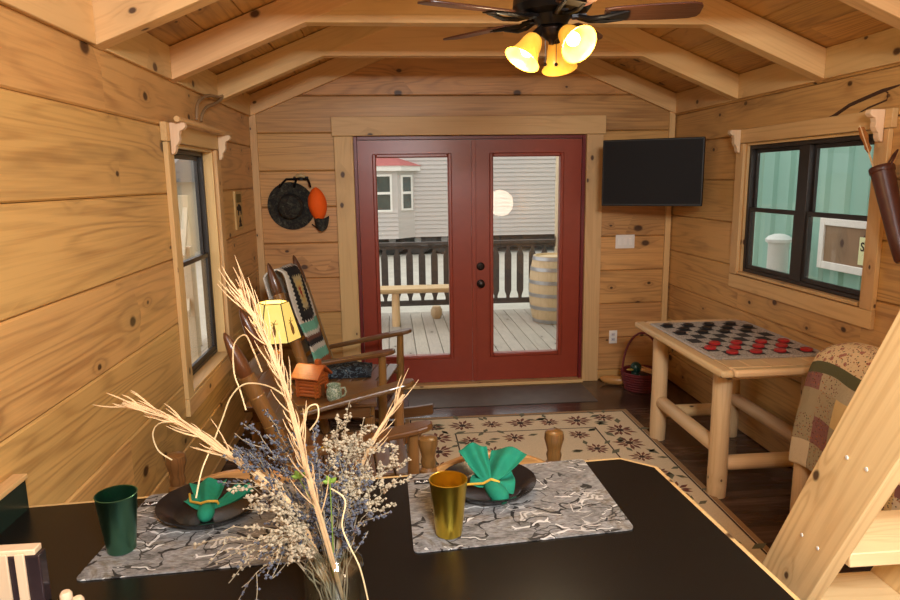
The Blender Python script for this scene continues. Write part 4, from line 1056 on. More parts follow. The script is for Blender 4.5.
mb.build('fringe', plain('grey_fringe', (176, 166, 156), .95), ck)
CR = plain('red_checker', (172, 40, 42), .35, var=.06); CK = plain('black_checker', (30, 29, 30), .35, var=.06)
def checker_mesh(nm, mat):
    mb = MB(); mb.lathe([(0, 0), (.03, 0), (.0325, .003), (.0325, .011), (.03, .014), (.026, .013), (.024, .0115), (.012, .0115), (.01, .013), (0, .013)], seg=28, cap=False)
    return mb.build(nm, mat)
pr = {}
for colr, mat, rows in (('red', CR, (0, 1, 2)), ('black', CK, (5, 6, 7))):
    for r in rows:
        for c_ in range(8):
            if (r+c_) % 2 == 0: continue
            x = KX+(c_-3.5)*.0715+random.uniform(-.006, .006); y_ = KY+(r-3.5)*.1+random.uniform(-.008, .008)
            if colr not in pr: o = pr[colr] = checker_mesh('checker_piece', mat)
            else: o = pr[colr].copy(); COL.objects.link(o)
            o.location = (x, y_, TZ+.0052); o.rotation_euler = (0, 0, random.uniform(0, 6))
            tag(o, ('round red checker on the checkers rug, near the quilt' if colr == 'red' else 'round black checker on the checkers rug, toward the red doors'), 'checker', colr+' checkers on the rug')

# ------------------------------------------------------------------ basket and decoy in the corner
BASK = plain('dark_red_wicker', (110, 30, 34), .6, var=.3, scale=80)
bk = thing('wicker_basket', 'dark red wicker basket with tall hoop handle on the floor behind the log table', 'basket', (2.05, 5.26, .0006))
mb = MB(); mb.lathe([(0, 0), (.125, 0), (.13, .004), (.168, .15), (.172, .16), (.168, .166), (.16, .16), (.12, .008), (0, .006)], seg=40, cap=False)
for i in range(7): z = .012+i*.022; mb.lathe([(.13+.038*z/.15+.001, z-.008), (.13+.038*z/.15+.006, z), (.13+.038*z/.15+.001, z+.008)], seg=40, closed=True)
mb.build('basket_bowl', BASK, bk)
mb = MB(); mb.tube([(.165*cos(a), -.0+.02*sin(a), .14+.34*sin(a)) for a in [pi*i/16 for i in range(17)]], .009, 8); mb.build('handle', BASK, bk)
def in_basket(nm, mb, mat, label, cat, loc, rot=(0, 0, 0)):
    o = mb.build(nm, mat); o.location = loc; o.rotation_euler = rot; return tag(o, label, cat)
DGR = plain('dark_green_glaze', (22, 58, 48), .3)
hd_ = thing('duck_decoy', 'dark green headed duck decoy peeking out of the red basket', 'decoy', (1.985, 5.22, .0))
mb = MB(); mb.ball((0, 0, .2), .048, 16, 12, (1, .9, 1.05)); mb.ball((-.005, -.0, .15), .032, 14, 10, (1, 1, 1.3)); mb.build('head', DGR, hd_)
mb = MB(); mb.ball((-.055, -.02, .192), .022, 12, 8, (1.5, .9, .4)); mb.build('bill', plain('ochre_bill', (172, 140, 60), .5), hd_)
mb = MB(); mb.lathe([(.034, .128), (.036, .136), (.033, .142)], (0, 0, 0), closed=True, seg=18); mb.build('neck_ring', WHITE, hd_)
mb = MB(); mb.ball((.05, .03, .095), .07, 16, 12, (1.2, .9, .8)); mb.build('body', plain('brown_decoy', (62, 46, 40), .6), hd_)
STK = W['log_x']
for i, (dx, dy, z, l_) in enumerate(((.0, -.03, .185, 'upper pale split stick lying across the red basket'), (.015, -.065, .17, 'lower pale split stick lying across the red basket'))):
    mb = MB(); mb.box((-.105, -.013, -.012), (.105, .013, .012)); in_basket('split_stick', mb, STK, l_, 'stick', (2.075+dx, 5.25+dy, z), (0, .3, -.25))['group'] = 'sticks in the basket'
for o in bpy.data.objects:
    if o.name.startswith('split_stick'):
        md = o.modifiers.new('bev', 'BEVEL'); md.width = .004
mb = MB(); P = [(-.13, 0, .05), (-.1, 0, .045), (-.05, 0, .042), (.03, 0, .045), (.08, 0, .046), (.11, 0, .05)]
mb.tube(P, [.006, .03, .041, .042, .034, .006], 18)
o = mb.build('carved_wood_bird', wood('tan_carving', (196, 140, 78), (146, 92, 42), 'x', 6, 0, .4, scale=2), sub=1); o.location = (1.87, 5.4, .0005); o.rotation_euler = (0, .0, radians(-28))
tag(o, 'tan carved wood body with pointed tail on the floor beside the red basket', 'carving')

# ------------------------------------------------------------------ wall things
tl, trr = Vector((1.628, 5.13, 0)), Vector((2.262, 4.76, 0)); tc = (tl+trr)/2; ta = math.atan2(trr.y-tl.y, trr.x-tl.x)
tv = thing('television', 'flat black television on a wall arm beside the red double doors', 'tv', (tc.x, tc.y, 1.785), ta); hw = (trr-tl).length/2
mb = MB(); mb.box((-hw, 0, -.248), (hw, .045, .248)); mb.build('body', TVB, tv, bevel=.006)
mb = MB(); mb.box((-hw+.012, -.002, -.232), (hw-.012, -.0003, .236)); mb.build('screen', TVS, tv, smooth=False)
mb = MB(); mb.box((-.1, .0455, -.1), (.1, .065, .1)); inv = Matrix.Rotation(-ta, 4, 'Z')
wp = inv @ Vector((2.1-tc.x, YB-.028-tc.y, 0)); mb.tube([(0, .06, 0), (wp.x*.4+.06, wp.y*.55, 0), wp], .016, 10); mb.build('wall_arm', BLACKM, tv)
mb = MB(); mb.box((-.083, -.007, -.058), (.083, 0, .058)); o = thing('switch_plate', 'white triple light switch plate below the television', 'switch', (1.98, YB-.0005, 1.215)); mb.build('plate', WHITE, o, bevel=.003)
for x in (-.048, 0, .048): mb = MB(); mb.box((x-.014, -.011, -.03), (x+.014, -.0072, .03)); mb.build('rocker_switch', plain('switch_white', (244, 240, 232), .3, var=.01), o, bevel=.002)
o = thing('outlet_plate', 'white electrical outlet plate low on the wall by the red basket', 'outlet', (1.9, YB-.0005, .385)); mb = MB(); mb.box((-.036, -.006, -.058), (.036, 0, .058)); mb.build('plate', WHITE, o, bevel=.003)
for z in (-.022, .022):
    mb = MB(); mb.box((-.016, -.009, z-.014), (.016, -.0062, z+.014)); rc = mb.build('receptacle', plain('outlet_grey', (206, 204, 208), .4, var=.01), o, bevel=.003)
    mb = MB(); mb.box((-.007, -.0096, z-.004), (-.004, -.0091, z+.006)); mb.box((.004, -.0096, z-.004), (.007, -.0091, z+.006)); mb.build('slot', BLACKM, rc)
# hat rack, camouflage hat, orange cap
hk = thing('coat_hook', 'dark iron coat hook with pale knob on the wall above the hats', 'hook', (-.71, YB-.0005, 1.775))
mb = MB(); mb.box((-.06, -.012, -.012), (.06, 0, .02)); mb.build('backplate', BLACKM, hk, bevel=.003)
mb = MB()
for a, b_ in ((-.14, .0), (-.04, -.03), (.07, -.06)):
    mb.tube([(a*.3, -.012, .0), (a*.8, -.03, .0), (a, -.05, -.03), (a*1.15, -.075, -.06), (a*1.1, -.1, -.04)], [.009, .009, .009, .008, .006], 8)
mb.build('prong', BLACKM, hk)
mb = MB(); mb.tube([(-.035, -.03, .02), (.0, -.04, .03), (.035, -.03, .02)], [.012, .016, .012], 12); mb.build('knob', plain('horn_knob', (196, 172, 124), .4), hk)
hat = thing('bucket_hat', 'dark camouflage brimmed hat hanging on the wall hook beside an orange cap', 'hat', (-.79, YB-.012, 1.565))
hat.scale = (1.1, 1.1, 1.1); hat.rotation_euler = (radians(6), 0, radians(-6))
mb = MB(); mb.lathe([(.078, .004), (.1, .0), (.15, .012), (.172, .02), (.174, .024), (.15, .018), (.1, .008), (.088, .012)], axis=(0, -1, 0), seg=44, closed=True); mb.build('brim', CAMOD, hat)
mb = MB(); mb.lathe([(.09, .01), (.088, .06), (.08, .088), (.06, .098), (.02, .1), (0, .1)], axis=(0, -1, 0), seg=40, cap=False); mb.build('crown', CAMOD, hat)
mb = MB(); mb.lathe([(.0915, .018), (.093, .03), (.0895, .042)], axis=(0, -1, 0), seg=40, closed=True); mb.build('hat_band', plain('hat_band_dark', (24, 24, 24), .9), hat)
cap = thing('baseball_cap', 'bright orange cap with dark brim hanging beside the camouflage hat', 'cap', (-.585, YB-.015, 1.565))
ORG = plain('blaze_orange', (255, 100, 8), .8, var=.04)
mb = MB(); mb.grid(lambda a, b: Vector(((.078*sin(pi*min(.999, max(.001, b*.97+.0)))**.6)*cos(pi*a)*(1-.1*b)+.02*b-.01, -.015-.085*sin(pi*a)*sin(pi*(b*.9+.05))**.7, .145-.27*b)), 20, 16); mb.build('crown', ORG, cap, solid=.004, sub=1)
mb = MB(); mb.grid(lambda a, b: Vector(((a-.5)*.115*(1-.35*b*b)+.03, -.03-.04*sin(pi*a)-.02*b, -.085-.1*b-.02*sin(pi*a))), 14, 8); mb.build('brim', CAMOD, cap, solid=.005)
mb = MB(); mb.tube([(-.05, -.02, -.15), (-.02, -.03, -.175), (.03, -.03, -.18), (.07, -.02, -.165)], .005, 6); mb.build('strap', BLACKM, cap)
# plaque
pq = thing('wall_plaque', 'narrow tan plaque with dark bear and tree cutouts beside the tall window', 'plaque', (XL+.0005, 4.935, 1.56))
PQ = plain('tan_plaque', (206, 172, 112), .6); PD = plain('dark_print', (44, 36, 26), .7)
mb = MB(); mb.box((0, -.11, -.135), (.014, .11, .135)); mb.build('board', PQ, pq, bevel=.002)
mb = MB(); mb.box((.0142, -.085, .055), (.017, .06, .115)); mb.build('emblem', plain('olive_square', (116, 100, 52), .7), pq)
mb = MB(); mb.prism([(.0142, y_, z) for y_, z in ((-.06, .03), (-.03, .045), (.02, .04), (.055, .02), (.05, -.03), (.03, -.035), (.025, -.005), (-.02, -.005), (-.03, -.035), (-.05, -.035), (-.055, .0), (-.085, .01), (-.085, .025))], (1, 0, 0), .003); mb.build('bear', PD, pq, smooth=False)
mb = MB(); mb.prism([(.0142, y_, z) for y_, z in ((-.0, -.045), (.035, -.085), (.015, -.085), (.05, -.115), (-.05, -.115), (-.015, -.085), (-.035, -.085))], (1, 0, 0), .003); mb.build('tree', PD, pq, smooth=False)
# cables over the tall window
CAB = plain('grey_brown_cable', (150, 120, 84), .5)
def cable(label, dy, dz):
    P = [(XL+.028, 3.96+dy, 2.1), (XL+.03, 3.985+dy, 2.15+dz), (XL+.034, 4.08+dy, 2.2+dz), (XL+.035, 4.25+dy, 2.235+dz), (XL+.04, 4.48, 2.27+dz*.5), (XL+.05, 4.53, 2.3)]
    mb = MB(); Q = []
    for i in range(len(P)-1):
        p0, p1, p2, p3 = [Vector(P[j]) for j in (max(i-1, 0), i, i+1, min(i+2, len(P)-1))]
        for k in range(5): q = k/5; Q.append(.5*((2*p1)+(p2-p0)*q+(2*p0-5*p1+4*p2-p3)*q*q+(3*p1-p0-3*p2+p3)*q**3))
    Q.append(Vector(P[-1])); mb.tube(Q, .009, 10); tag(mb.build('cable', CAB), label, 'cable', 'cables over the tall window')
cable('upper grey-brown cable bending from the tall window up to the rafter', 0, .03)
cable('lower grey-brown cable bending from the tall window up to the rafter', .09, -.01)
# natural bark seam left in the board above the twin window
SEAM = plain('bark_seam', (74, 46, 26), .9, var=.3, scale=40); mb = MB()
for pts, r in (([(822, 121), (834, 116), (850, 105), (868, 97), (882, 91), (900, 85)], .011), ([(850, 118), (868, 108), (887, 100), (888, 93), (883, 89)], .006)):
    P = [at(a, b, 0, XR)+Vector((.003, 0, 0)) for a, b in pts]; mb.tube(P, [r*.4]+[r]*(len(P)-2)+[r*.5], 8)
NTRIM[0] += 1; struct(mb.build('trim_%d' % NTRIM[0], SEAM))
# quiver
LEA = plain('brown_leather', (84, 44, 32), .38, var=.15, scale=40)
q0, q1 = Vector((XR-.085, 3.015, 1.785)), Vector((XR-.06, 2.85, 1.355))
qv = thing('quiver', 'brown leather quiver hanging on the casing of the twin window', 'quiver', q1); dq = (q0-q1).normalized(); Lq = (q0-q1).length
mb = MB(); mb.lathe([(0, 0), (.026, .0), (.034, .012), (.04, .12), (.05, Lq-.01), (.052, Lq), (.048, Lq), (.045, Lq-.02), (.03, .03), (0, .02)], (0, 0, 0), dq, 28, cap=False); mb.build('leather_tube', LEA, qv)
mb = MB(); mb.lathe([(.0505, Lq-.03), (.054, Lq-.024), (.054, Lq-.004), (.0515, Lq)], (0, 0, 0), dq, 28, closed=True); mb.build('rim_band', LEA, qv)
mb = MB(); tp = dq*Lq; mb.tube([tp+Vector((.0, -.04, -.03)), tp+Vector((.012, -.055, .03)), tp+Vector((.045, -.035, .075)), tp+Vector((.054, .0, .055)), tp+Vector((.03, .01, .0)), tp+Vector((.03, -.0, -.03))], .005, 8); mb.build('strap_loop', LEA, qv)
ARW = plain('arrow_shaft', (226, 196, 150), .6); FEA = plain('brown_feather', (168, 104, 40), .8, var=.35, scale=60)
ar = thing('arrow', 'feathered arrow standing in the brown leather quiver', 'arrow', q1+dq*.1)
a0 = Vector((0, 0, 0)); a1 = Vector((XR-.1, 3.17, 1.985))-ar.location
mb = MB(); mb.tube([a0, a1], .0045, 8); mb.build('shaft', ARW, ar)
da = (a1-a0).normalized(); LA = (a1-a0).length
for k in range(3):
    s = da.orthogonal().normalized(); s = Matrix.Rotation(2*pi*k/3+.4, 3, da) @ s; mb = MB()
    P = [a0+da*(LA-.16), a0+da*(LA-.13)+s*.018, a0+da*(LA-.1)+s*.014, a0+da*(LA-.06)+s*.022, a0+da*(LA-.015)+s*.016, a0+da*(LA-.006)]
    mb.prism(P, da.cross(s), .0016); mb.build('feather', FEA, ar, smooth=False)

# ------------------------------------------------------------------ quilt over a log bench
lb = thing('log_bench', 'peeled log bench against the wall under the patchwork quilt', 'bench', (2.17, 2.6, 0))
for y_ in (1.95, 2.98):
    for x, h in ((-.16, .46), (.13, .86)):
        mb = MB(); mb.lathe([(0, 0), (.042, 0), (.045, .1), (.042, h-.03), (.034, h), (0, h)], (x, y_-2.6, 0), (0, 0, 1), 20, cap=False); mb.build('leg', W['log_z'], lb)
    mb = MB(); mb.tube([(-.12, y_-2.6, .36), (.1, y_-2.6, .36)], .034, 16); mb.build('side_rail', W['log_x'], lb)
for x, z in ((-.16, .4), (.13, .4), (.13, .8), (.0, .14)):
    mb = MB(); mb.tube([(x, 1.99-2.6, z), (x, 2.94-2.6, z)], .036, 16); mb.build('long_rail', W['log_y'], lb)
mb = MB(); mb.box((-.19, 1.98-2.6, .461), (.08, 2.95-2.6, .49)); mb.build('seat', W['log_y'], lb, bevel=.005)
# quilt: thick fold over the back rail hanging down in front
qt = thing('patchwork_quilt', 'cream and olive patchwork quilt draped over the log bench beside the checkers table', 'quilt', (2.15, 2.6, .5)); o = qt.location
prof = [(1.955, .36), (1.962, .45), (1.972, .56), (1.985, .66), (1.998, .76), (2.014, .85), (2.04, .92), (2.1, .955), (2.18, .96), (2.25, .935), (2.3, .88), (2.315, .8), (2.32, .7)]
pl = [0]
for a, b_ in zip(prof, prof[1:]): pl.append(pl[-1]+math.hypot(b_[0]-a[0], b_[1]-a[1]))
def qp(v):
    s = v*pl[-1]
    for i in range(len(prof)-1):
        if pl[i+1] >= s-1e-9:
            f = (s-pl[i])/(pl[i+1]-pl[i]); return prof[i][0]*(1-f)+prof[i+1][0]*f, prof[i][1]*(1-f)+prof[i+1][1]*f
    return prof[-1]
def qfn(u, v):
    x, z = qp(v); e = min(1, (1-u)*14); k = .5+.5*e
    cx, cz = 2.15, .62
    y_ = 1.9+u*1.115
    wv = .008*sin(u*23+v*4)+.006*sin(u*11-v*9)
    if v < .5: x = x+wv
    zz = z - (.02*(1-e))+(.03*(1-u) if False else 0)
    return Vector((x+.015*(1-e), y_+.012*sin(v*7), zz+.01*sin(u*17)*(1 if v > .4 else .3)))-o
mb = MB(); mb.grid(qfn, 46, 44)
mb.build('quilt_cloth', QUILT, qt, solid=.022, sub=1)

# ------------------------------------------------------------------ loft ladder
XS = 1.05
A = at(767, 553, 0, XS); B = at(900, 308, 0, XS); Cn = at(809, 597, 0, XS); Dn = at(900, 455, 0, XS)
ld = thing('loft_ladder', 'steep pale pine plank ladder with wide side boards beside the counter', 'ladder', (XS, 1.8, 0))
OL = Vector((-XS, -1.8, 0)); dl = (B-A).normalized()
wl = (Cn-A)-dl*(Cn-A).dot(dl)                       # width vector across the board
def frontp(z): return A+dl*((z-A.z)/dl.z)
def backp(z): return (A+wl)+dl*((z-(A+wl).z)/dl.z)
LR = Matrix.Rotation(math.atan2(-dl.y, dl.z), 4, 'X')
for k, xo in enumerate((0, .37)):
    P = [frontp(.0006), frontp(2.5), backp(2.5), backp(.0006)]
    mb = MB(); mb.prism([p+OL+Vector((xo, 0, 0)) for p in P], (1, 0, 0), .04); st_ = mb.build('side_board', W['step'], ld, smooth=False, bevel=.003, rot=LR)
    if k == 0: near = st_
SCR = plain('screw_zinc', (236, 232, 220), .3); rise = .275; ztop0 = .845
for i in range(-3, 6):
    z = ztop0+i*rise
    if z < .1 or z > 2.3: continue
    f, b_ = frontp(z), backp(z); y0, y1 = b_.y+.004, f.y-.004
    mb = MB(); mb.box((.041, y0-1.8, z-.038), (.369, y1-1.8, z)); mb.build('tread', W['step_x'], ld, bevel=.003)
    for q in (.33, .67):
        yy = y0+(y1-y0)*q; mb = MB(); mb.lathe([(.0055, 0), (.005, .0015), (0, .002)], (-.0001, yy-1.8, z-.02), (-1, 0, 0), 10, cap=False)
        bmesh.ops.transform(mb.b, matrix=LR.inverted(), verts=mb.b.verts); mb.build('screw', SCR, near)
# ------------------------------------------------------------------ outside
mb = MB(); mb.box((-30, -20, -.32), (40, 60, -.12)); struct(mb.build('ground_outside', plain('pale_gravel', (206, 200, 186), .95, var=.14, scale=3), smooth=False))
mb = MB()
xx = -2.2
while xx < 4.2: mb.box((xx, YB+.12, -.06), (xx+.136, 9.05, -.03)); xx += .143
struct(mb.build('porch_deck', W['deck'], smooth=False, bevel=.004))
mb = MB(); mb.box((-2.2, 8.98, -.12), (4.2, 9.04, -.061)); struct(mb.build('porch_skirt', W['deck'], smooth=False))
RAILD = plain('dark_stained_rail', (74, 66, 60), .7, var=.2, scale=20)
rl = thing('porch_railing', 'dark stained porch railing with flat tapered balusters seen through the doors', 'railing', (0, 8.9, 0))
mb = MB(); mb.box((-1.5, -.045, .9), (2.19, .045, .945)); mb.build('top_rail', RAILD, rl, bevel=.004)
mb = MB(); mb.box((-1.5, -.02, .855), (2.19, .02, .899)); mb.build('upper_rail', RAILD, rl)
mb = MB(); mb.box((-1.5, -.02, .09), (2.19, .02, .16)); mb.build('bottom_rail', RAILD, rl)
proto = None; k = 0; x = -1.42
while x < 2.15:
    if proto is None:
        mb = MB(); w = .045
        P = [(-w*.5, .155), (-w*.5, .2), (-w, .27), (-w, .76), (-w*.5, .82), (-w*.5, .86), (w*.5, .86), (w*.5, .82), (w, .76), (w, .27), (w*.5, .2), (w*.5, .155)]
        mb.prism([(a, -.024, b_) for a, b_ in P], (0, -1, 0), .02); proto = mb.build('baluster', RAILD, rl, smooth=False); o = proto
    else: o = proto.copy(); COL.objects.link(o)
    o.location = (x, 0, 0); x += .165
for i, x in enumerate((-1.4, 0.35, 2.1)): pass
mb = MB(); mb.lathe([(0, -.03), (.085, -.03), (.08, .4), (.082, 1.2), (.078, 2.9), (0, 2.9)], (2.275, 8.9, 0), (0, 0, 1), 20, cap=False)
tag(mb.build('porch_post', W['rail_out']), 'round pale log post at the end of the porch railing behind the barrel', 'post')
br = thing('oak_barrel', 'oak barrel with metal hoops on the porch outside the red doors', 'barrel', (2.02, 8.22, -.029))
prf = lambda z: .255+.055*(1-((z-.42)/.42)**2)
mb = MB(); mb.lathe([(0, .02)]+[(prf(z), z) for z in [0, .07, .14, .21, .28, .35, .42, .49, .56, .63, .7, .77, .84]]+[(.235, .84), (.232, .815), (0, .815)], seg=40, cap=False); mb.build('staves', W['barrel'], br)
HOOP = plain('galvanised_hoop', (176, 176, 176), .4, .7)
for z in (.03, .2, .36, .52, .68, .81):
    mb = MB(); mb.lathe([(prf(z-.022)+.001, z-.022), (prf(z-.022)+.005, z-.022), (prf(z+.022)+.005, z+.022), (prf(z+.022)+.001, z+.022)], seg=40, closed=True); mb.build('hoop', HOOP, br)
bn = thing('log_porch_bench', 'pale log bench with half-log seat on the porch outside the red doors', 'bench', (.25, 8.2, -.03))
mb = MB(); mb.prism([(-.85, .16*cos(a), .485-.075*sin(a)) for a in [pi*i/10 for i in range(11)]], (1, 0, 0), 1.7); mb.build('seat', W['log_x'], bn, smooth=False)
for x in (-.72, -.22, .7):
    for y_ in ((-.08, .1) if x != -.22 else (0.0,)):
        mb = MB(); mb.lathe([(0, .0), (.05, .0), (.052, .1), (.048, .36), (.04, .43), (0, .43)], (x, y_, 0), (0, 0, 1), 16, cap=False); mb.build('leg', W['log_z'], bn)
mb = MB(); mb.lathe([(0, 0), (.05, 0), (.075, .05), (.075, .11), (.05, .16), (0, .165)], seg=18, cap=False); o = mb.build('wood_block', W['barrel']); o.location = (.56, 8.6, -.029); tag(o, 'small rounded brown block on the porch deck under the railing', 'block')

# trailer home across the lot
SID = lapsiding(); TY = 17.0
th = thing('trailer_home', 'cream lap-sided trailer home with red-roofed bay window across the lot', 'trailer', (1, TY, -.12))
Tm = Matrix.Translation((-1, -TY, .12))
def tfin(mb, nm, mat, par=th, **k): bmesh.ops.transform(mb.b, matrix=Tm, verts=mb.b.verts); return mb.build(nm, mat, par, **k)
mb = MB(); z = .34
def lap(mb, x0, x1, y, z0, z1, h=.105):
    z = z0
    while z < z1: mb.prism([(x0, y, z), (x0, y-.028, z), (x0, y-.006, z+h), (x0, y, z+h)], (1, 0, 0), x1-x0); z += h
lap(mb, -3.5, 10, TY, .34, 4.2); mb.box((-3.5, TY, .34), (10, TY+3.5, 4.2)); tfin(mb, 'siding_wall', SID, smooth=False)
DKC = plain('chassis_dark', (52, 50, 48), .8)
mb = MB(); mb.box((-3.5, TY+.1, .2), (10, TY+3.4, .339)); tfin(mb, 'chassis', DKC)
TYR = plain('tyre_rubber', (70, 68, 66), .85); HUB = plain('wheel_steel', (150, 148, 146), .5, .3)
for x in (-.75, .02, .62+.05, 1.35):
    mb = MB(); mb.lathe([(.2, -.1), (.33, -.1), (.37, -.07), (.37, .07), (.33, .1), (.2, .1)], (x, TY+.16, .26), (0, 1, 0), 28, closed=True); w_ = tfin(mb, 'wheel', TYR)
    mb = MB(); mb.lathe([(0, -.07), (.08, -.08), (.1, -.04), (.2, -.06), (.2, .05), (0, .05)], (x, TY+.16, .26), (0, 1, 0), 24, cap=False); tfin(mb, 'hub', HUB, w_)
# bay with two windows
by = TY-.45
mb = MB(); mb.prism([(-2.4, TY, .34), (.62, TY, .34), (.18, by, .34), (-2.0, by, .34)], (0, 0, 1), 1.7); lap(mb, -2.0, .18, by, .34, 1.0); tfin(mb, 'bay_wall', SID, smooth=False)
mb = MB(); mb.prism([(-2.55, TY, 1.98), (.78, TY, 1.98), (.28, by-.12, 1.98), (-2.1, by-.12, 1.98)], (0, 0, 1), .12); tfin(mb, 'fascia', WHITE, smooth=False)
mb = MB(); b0 = [(-2.6, TY, 2.1), (.82, TY, 2.1), (.3, by-.15, 2.1), (-2.12, by-.15, 2.1)]; ap = [(-1.9, TY, 2.34), (.1, TY, 2.34)]
v0 = [mb.v(p) for p in b0]; v1 = [mb.v(p) for p in ap]
for f in ((v0[0], v0[3], v1[0]), (v0[3], v0[2], v1[1], v1[0]), (v0[2], v0[1], v1[1]), (v0[0], v1[0], v1[1], v0[1]), tuple(v0)): mb.face(list(f))
tfin(mb, 'bay_roof', plain('red_shingle', (190, 112, 108), .8, var=.1), smooth=False)
WG = plain('dark_window_glass', (78, 92, 88), .15, var=.3, scale=5)
def twin_(M_, w, h):
    mb = MB(); mb.box((-w, -.012, -h), (w, -.004, h), M_); g = tfin(mb, 'window', WG, smooth=False)
    mb = MB()
    for a, b_, c_, d_ in ((-w-.05, -w, -h-.05, h+.05), (w, w+.05, -h-.05, h+.05), (-w, w, -h-.05, -h), (-w, w, h, h+.05), (-w, w, -.03, .03)): mb.box((a, -.03, c_), (b_, 0, d_), M_)
    tfin(mb, 'window_trim', WHITE, g, smooth=False)
twin_(Matrix.Translation((-.2, by, 1.45)), .2, .4); twin_(Matrix.Translation((-1.2, by, 1.45)), .35, .4)
pm = (Vector((.62, TY, 1.45))+Vector((.18, by, 1.45)))/2; ga = math.atan2(TY-by, .62-.18)
twin_(Matrix.Translation(pm)@Matrix.Rotation(ga, 4, 'Z'), .15, .38)

# green metal building beside the twin window
GRN = plain('green_ribbed_steel', (142, 186, 170), .45, var=.06, scale=2)
gb = thing('green_metal_building', 'green ribbed metal building outside the twin window', 'building', (4.3, 6, -.12)); Tg = Matrix.Translation((-4.3, -6, .12))
def ffin(mb, nm, mat, par=gb, **k): bmesh.ops.transform(mb.b, matrix=Tg, verts=mb.b.verts); return mb.build(nm, mat, par, **k)
mb = MB(); mb.box((4.22, 1.0, -.42), (7, 14, 4.4))
y_ = 1.1
while y_ < 13.9:
    mb.prism([(4.22, y_, -.4), (4.185, y_+.03, -.4), (4.185, y_+.07, -.4), (4.22, y_+.1, -.4)], (0, 0, 1), 4.7); y_ += .3
ffin(mb, 'ribbed_wall', GRN, smooth=False)
mb = MB(); rect_frame(mb, 'x', 4.14, 4.24, 4.95, 6.2, .86, 1.345, .07); wf = ffin(mb, 'window_frame', WHITE, bevel=.006)
RM = wood('room_boards', (150, 120, 88), (96, 74, 52), 'z', 4, .3, .6)
mb = MB(); mb.box((4.16, 5.02, .93), (4.183, 6.13, 1.275)); ffin(mb, 'window_pane', RM, wf, smooth=False)
sg = thing('paper_sign', 'pale yellow sign with black lettering in the green building window', 'sign', (4.158, 5.53, 1.09), radians(-90))
mb = MB(); mb.box((-.105, -.006, -.135), (.16, 0, .11)); mb.build('sign_board', plain('pale_yellow_card', (230, 230, 178), .7, var=.03), sg, smooth=False)
def text(s, x, z, size):
    cu = bpy.data.curves.new('lettering', 'FONT'); cu.body = s; cu.size = size; cu.extrude = .0008; cu.offset = .002
    o = bpy.data.objects.new('lettering', cu); COL.objects.link(o); o.parent = sg; o.location = (x, -.0075, z); o.rotation_euler = (radians(90), 0, 0); cu.materials.append(BLACKM)
    bpy.context.view_layer.update(); me = bpy.data.meshes.new_from_object(o); o2 = bpy.data.objects.new('lettering', me); COL.objects.link(o2); o2.parent = sg; o2.location = o.location; o2.rotation_euler = o.rotation_euler; bpy.data.objects.remove(o)
text('SA', -.085, -.01, .11); text('T', -.03, -.1, .09)
cl = thing('reflection_column', 'white column shape standing in for a faint reflection in the twin window', 'column', (3.95, 6.55, -.12))  # solid shape added in place of a pale reflection on the window glass
WPL = plain('white_reflection', (226, 230, 224), .6, var=.05)
mb = MB(); mb.lathe([(0, 0), (.13, 0), (.12, .1), (.1, .2), (.1, 1.18), (.115, 1.2), (0, 1.2)], seg=24, cap=False); mb.build('shaft', WPL, cl)
mb = MB(); mb.lathe([(0, 1.201), (.125, 1.201), (.13, 1.23), (.1, 1.26), (.05, 1.28), (0, 1.285)], seg=24, cap=False); mb.build('cap', WPL, cl)

# beyond the tall narrow window: stair railing, grey building, bare trees
sr = thing('stair_railing', 'weathered wooden stair railing outside the tall narrow window', 'railing', (-1.9, 6.4, -.12))
for x, y_, h in ((0, 0, 1.3), (-.3, 1.1, 1.75), (.12, .62, 1.5)):
    mb = MB(); mb.box((x-.05, y_-.05, 0), (x+.05, y_+.05, h)); mb.build('post', W['rail_out'], sr, bevel=.004)
for dz in (0, -.5):
    mb = MB(); mb.beam((.05, -.3, 1.2+dz), (-.32, 1.2, 1.62+dz), .05, .1); mb.build('handrail', W['rail_out'], sr, bevel=.004)
hb = thing('tan_building', 'low tan and grey building across the yard outside the tall narrow window', 'building', (-6.4, 16, -.12))
mb = MB(); mb.box((-3, 0, 0), (1.0, 6, 1.9)); mb.build('wall', plain('tan_siding', (214, 200, 172), .7), hb)
mb = MB(); mb.prism([(-3.2, -.3, 1.9), (-3.2, 6.3, 1.9), (-3.2, 3, 2.9)], (1, 0, 0), 4.4); mb.build('roof', plain('grey_shingle', (150, 146, 142), .8), hb, smooth=False)
mb = MB(); mb.box((-3.02, -.05, 0), (1.02, -.001, .7)); mb.build('skirting', plain('grey_skirting', (128, 122, 114), .8), hb)
BARK = plain('grey_bark', (128, 116, 104), .9, var=.2)
def bare_tree(x, y_, h, label, seed):
    rnd = random.Random(seed); t = thing('bare_tree', label, 'tree', (x, y_, -.12), 0, 'bare trees beyond the yard')
    mb = MB(); top = Vector((rnd.uniform(-.4, .4), rnd.uniform(-.4, .4), h)); mb.tube([(0, 0, 0), top*.5+Vector((.1, 0, 0)), top], [.18, .12, .03], 8); mb.build('trunk', BARK, t)
    mb = MB()
    def br_(p, d, L, r, lev):
        e = p+d*L; mb.tube([p, p+d*L*.5+Vector((rnd.gauss(0, .04), rnd.gauss(0, .04), .03))*L, e], [r, r*.7, r*.4], 5)
        if lev:
            for i in range(4):
                q = p+d*L*rnd.uniform(.35, 1); dd = (d+Vector((rnd.gauss(0, .6), rnd.gauss(0, .6), rnd.gauss(.15, .4)))).normalized(); br_(q, dd, L*rnd.uniform(.45, .7), r*.5, lev-1)
    for i in range(9):
        f = rnd.uniform(.3, .95); p = top*f; a = rnd.uniform(0, 6.3); br_(p, Vector((cos(a), sin(a), rnd.uniform(.3, 1))).normalized(), h*.3*(1.2-f), .05, 2)
    mb.build('branches', BARK, t)
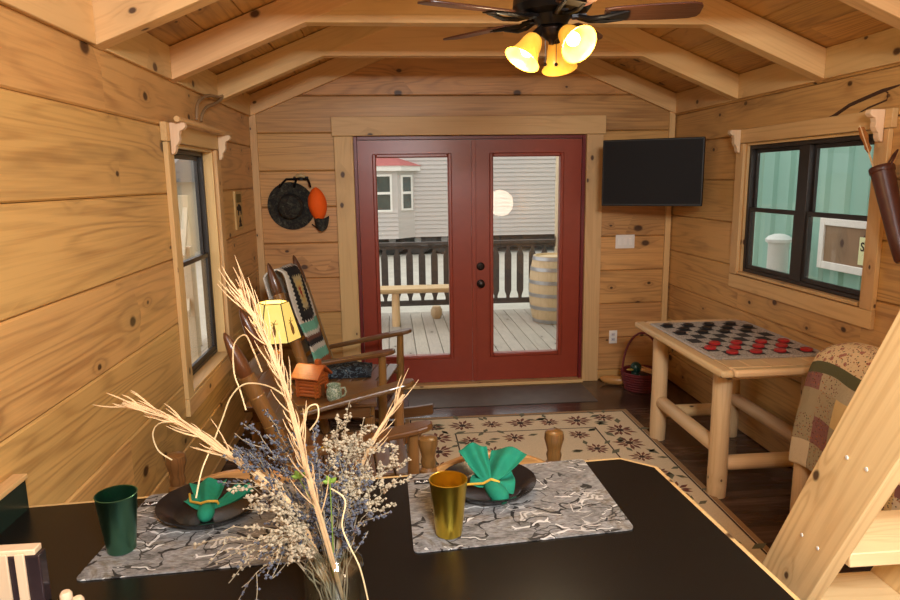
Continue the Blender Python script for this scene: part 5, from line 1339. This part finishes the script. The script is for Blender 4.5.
for i, (x, y_, h) in enumerate(((-8.0, 27, 6.5), (-13.5, 32, 8.5), (-4.8, 33, 5.5))):
    bare_tree(x, y_, h, ('bare tree standing between two others beyond the tan building', 'tallest bare tree beyond the tan building, farthest off', 'shortest bare tree beyond the tan building')[i], 5+i)

# ------------------------------------------------------------------ unseen lights added behind the viewpoint
GLOBE = emit_mat('reflection_globe_lit', (255, 226, 196), 13)
fl = thing('added_reflection_globe', 'round globe light added unseen behind the viewpoint, mirrored in the door glass', 'lamp', (1.99, -1.0, 0))  # glowing globe added to make the pale disc reflected in the door pane
mb = MB(); mb.lathe([(0, 0), (.15, 0), (.15, .02), (.02, .035), (.012, .05), (.012, 1.08), (0, 1.08)], seg=24, cap=False); mb.build('base', BLACKM, fl)
mb = MB(); mb.ball((0, 0, 1.32), .235, 28, 18); mb.build('lamp_shade', GLOBE, fl)
kl = thing('added_fill_fixture', 'square fill light fixture added unseen behind the viewpoint', 'lamp', (.45, -.55, 2.62))
mb = MB(); mb.box((-.36, -.36, 0), (.36, .36, .05)); mb.tube([(0, 0, .05), (0, 0, .5)], .012, 8); mb.build('housing', BRONZE, kl)
mb = MB(); mb.box((-.34, -.34, -.02), (.34, .34, -.001)); mb.build('diffuser', emit_mat('fill_diffuser', (255, 240, 220), 1.5), kl)
L = bpy.data.lights.new('added_fill_light', 'AREA'); L.energy = 200; L.size = .66; L.color = (.97, .985, 1)  # main fill, added to brighten the room; its fixture is made up
lo = bpy.data.objects.new('added_fill_light', L); COL.objects.link(lo); lo.location = (.45, -.5, 2.56); lo.rotation_euler = (radians(38), 0, radians(-2))
w = bpy.data.worlds.new('overcast'); SC.world = w; w.use_nodes = True
nt = w.node_tree; bg = nt.nodes['Background']; bg.inputs[0].default_value = (1, .985, .96, 1); bg.inputs[1].default_value = 1.6
SC.view_settings.view_transform = 'Standard'; SC.view_settings.look = 'None'; SC.view_settings.gamma = 1; SC.view_settings.exposure = 0
SC.view_settings.use_curve_mapping = False
SC.cycles.max_bounces = 8; SC.cycles.diffuse_bounces = 4; SC.cycles.transparent_max_bounces = 16
SC.cycles.use_denoising = True; SC.cycles.sample_clamp_indirect = 6; SC.cycles.caustics_reflective = False; SC.cycles.caustics_refractive = False
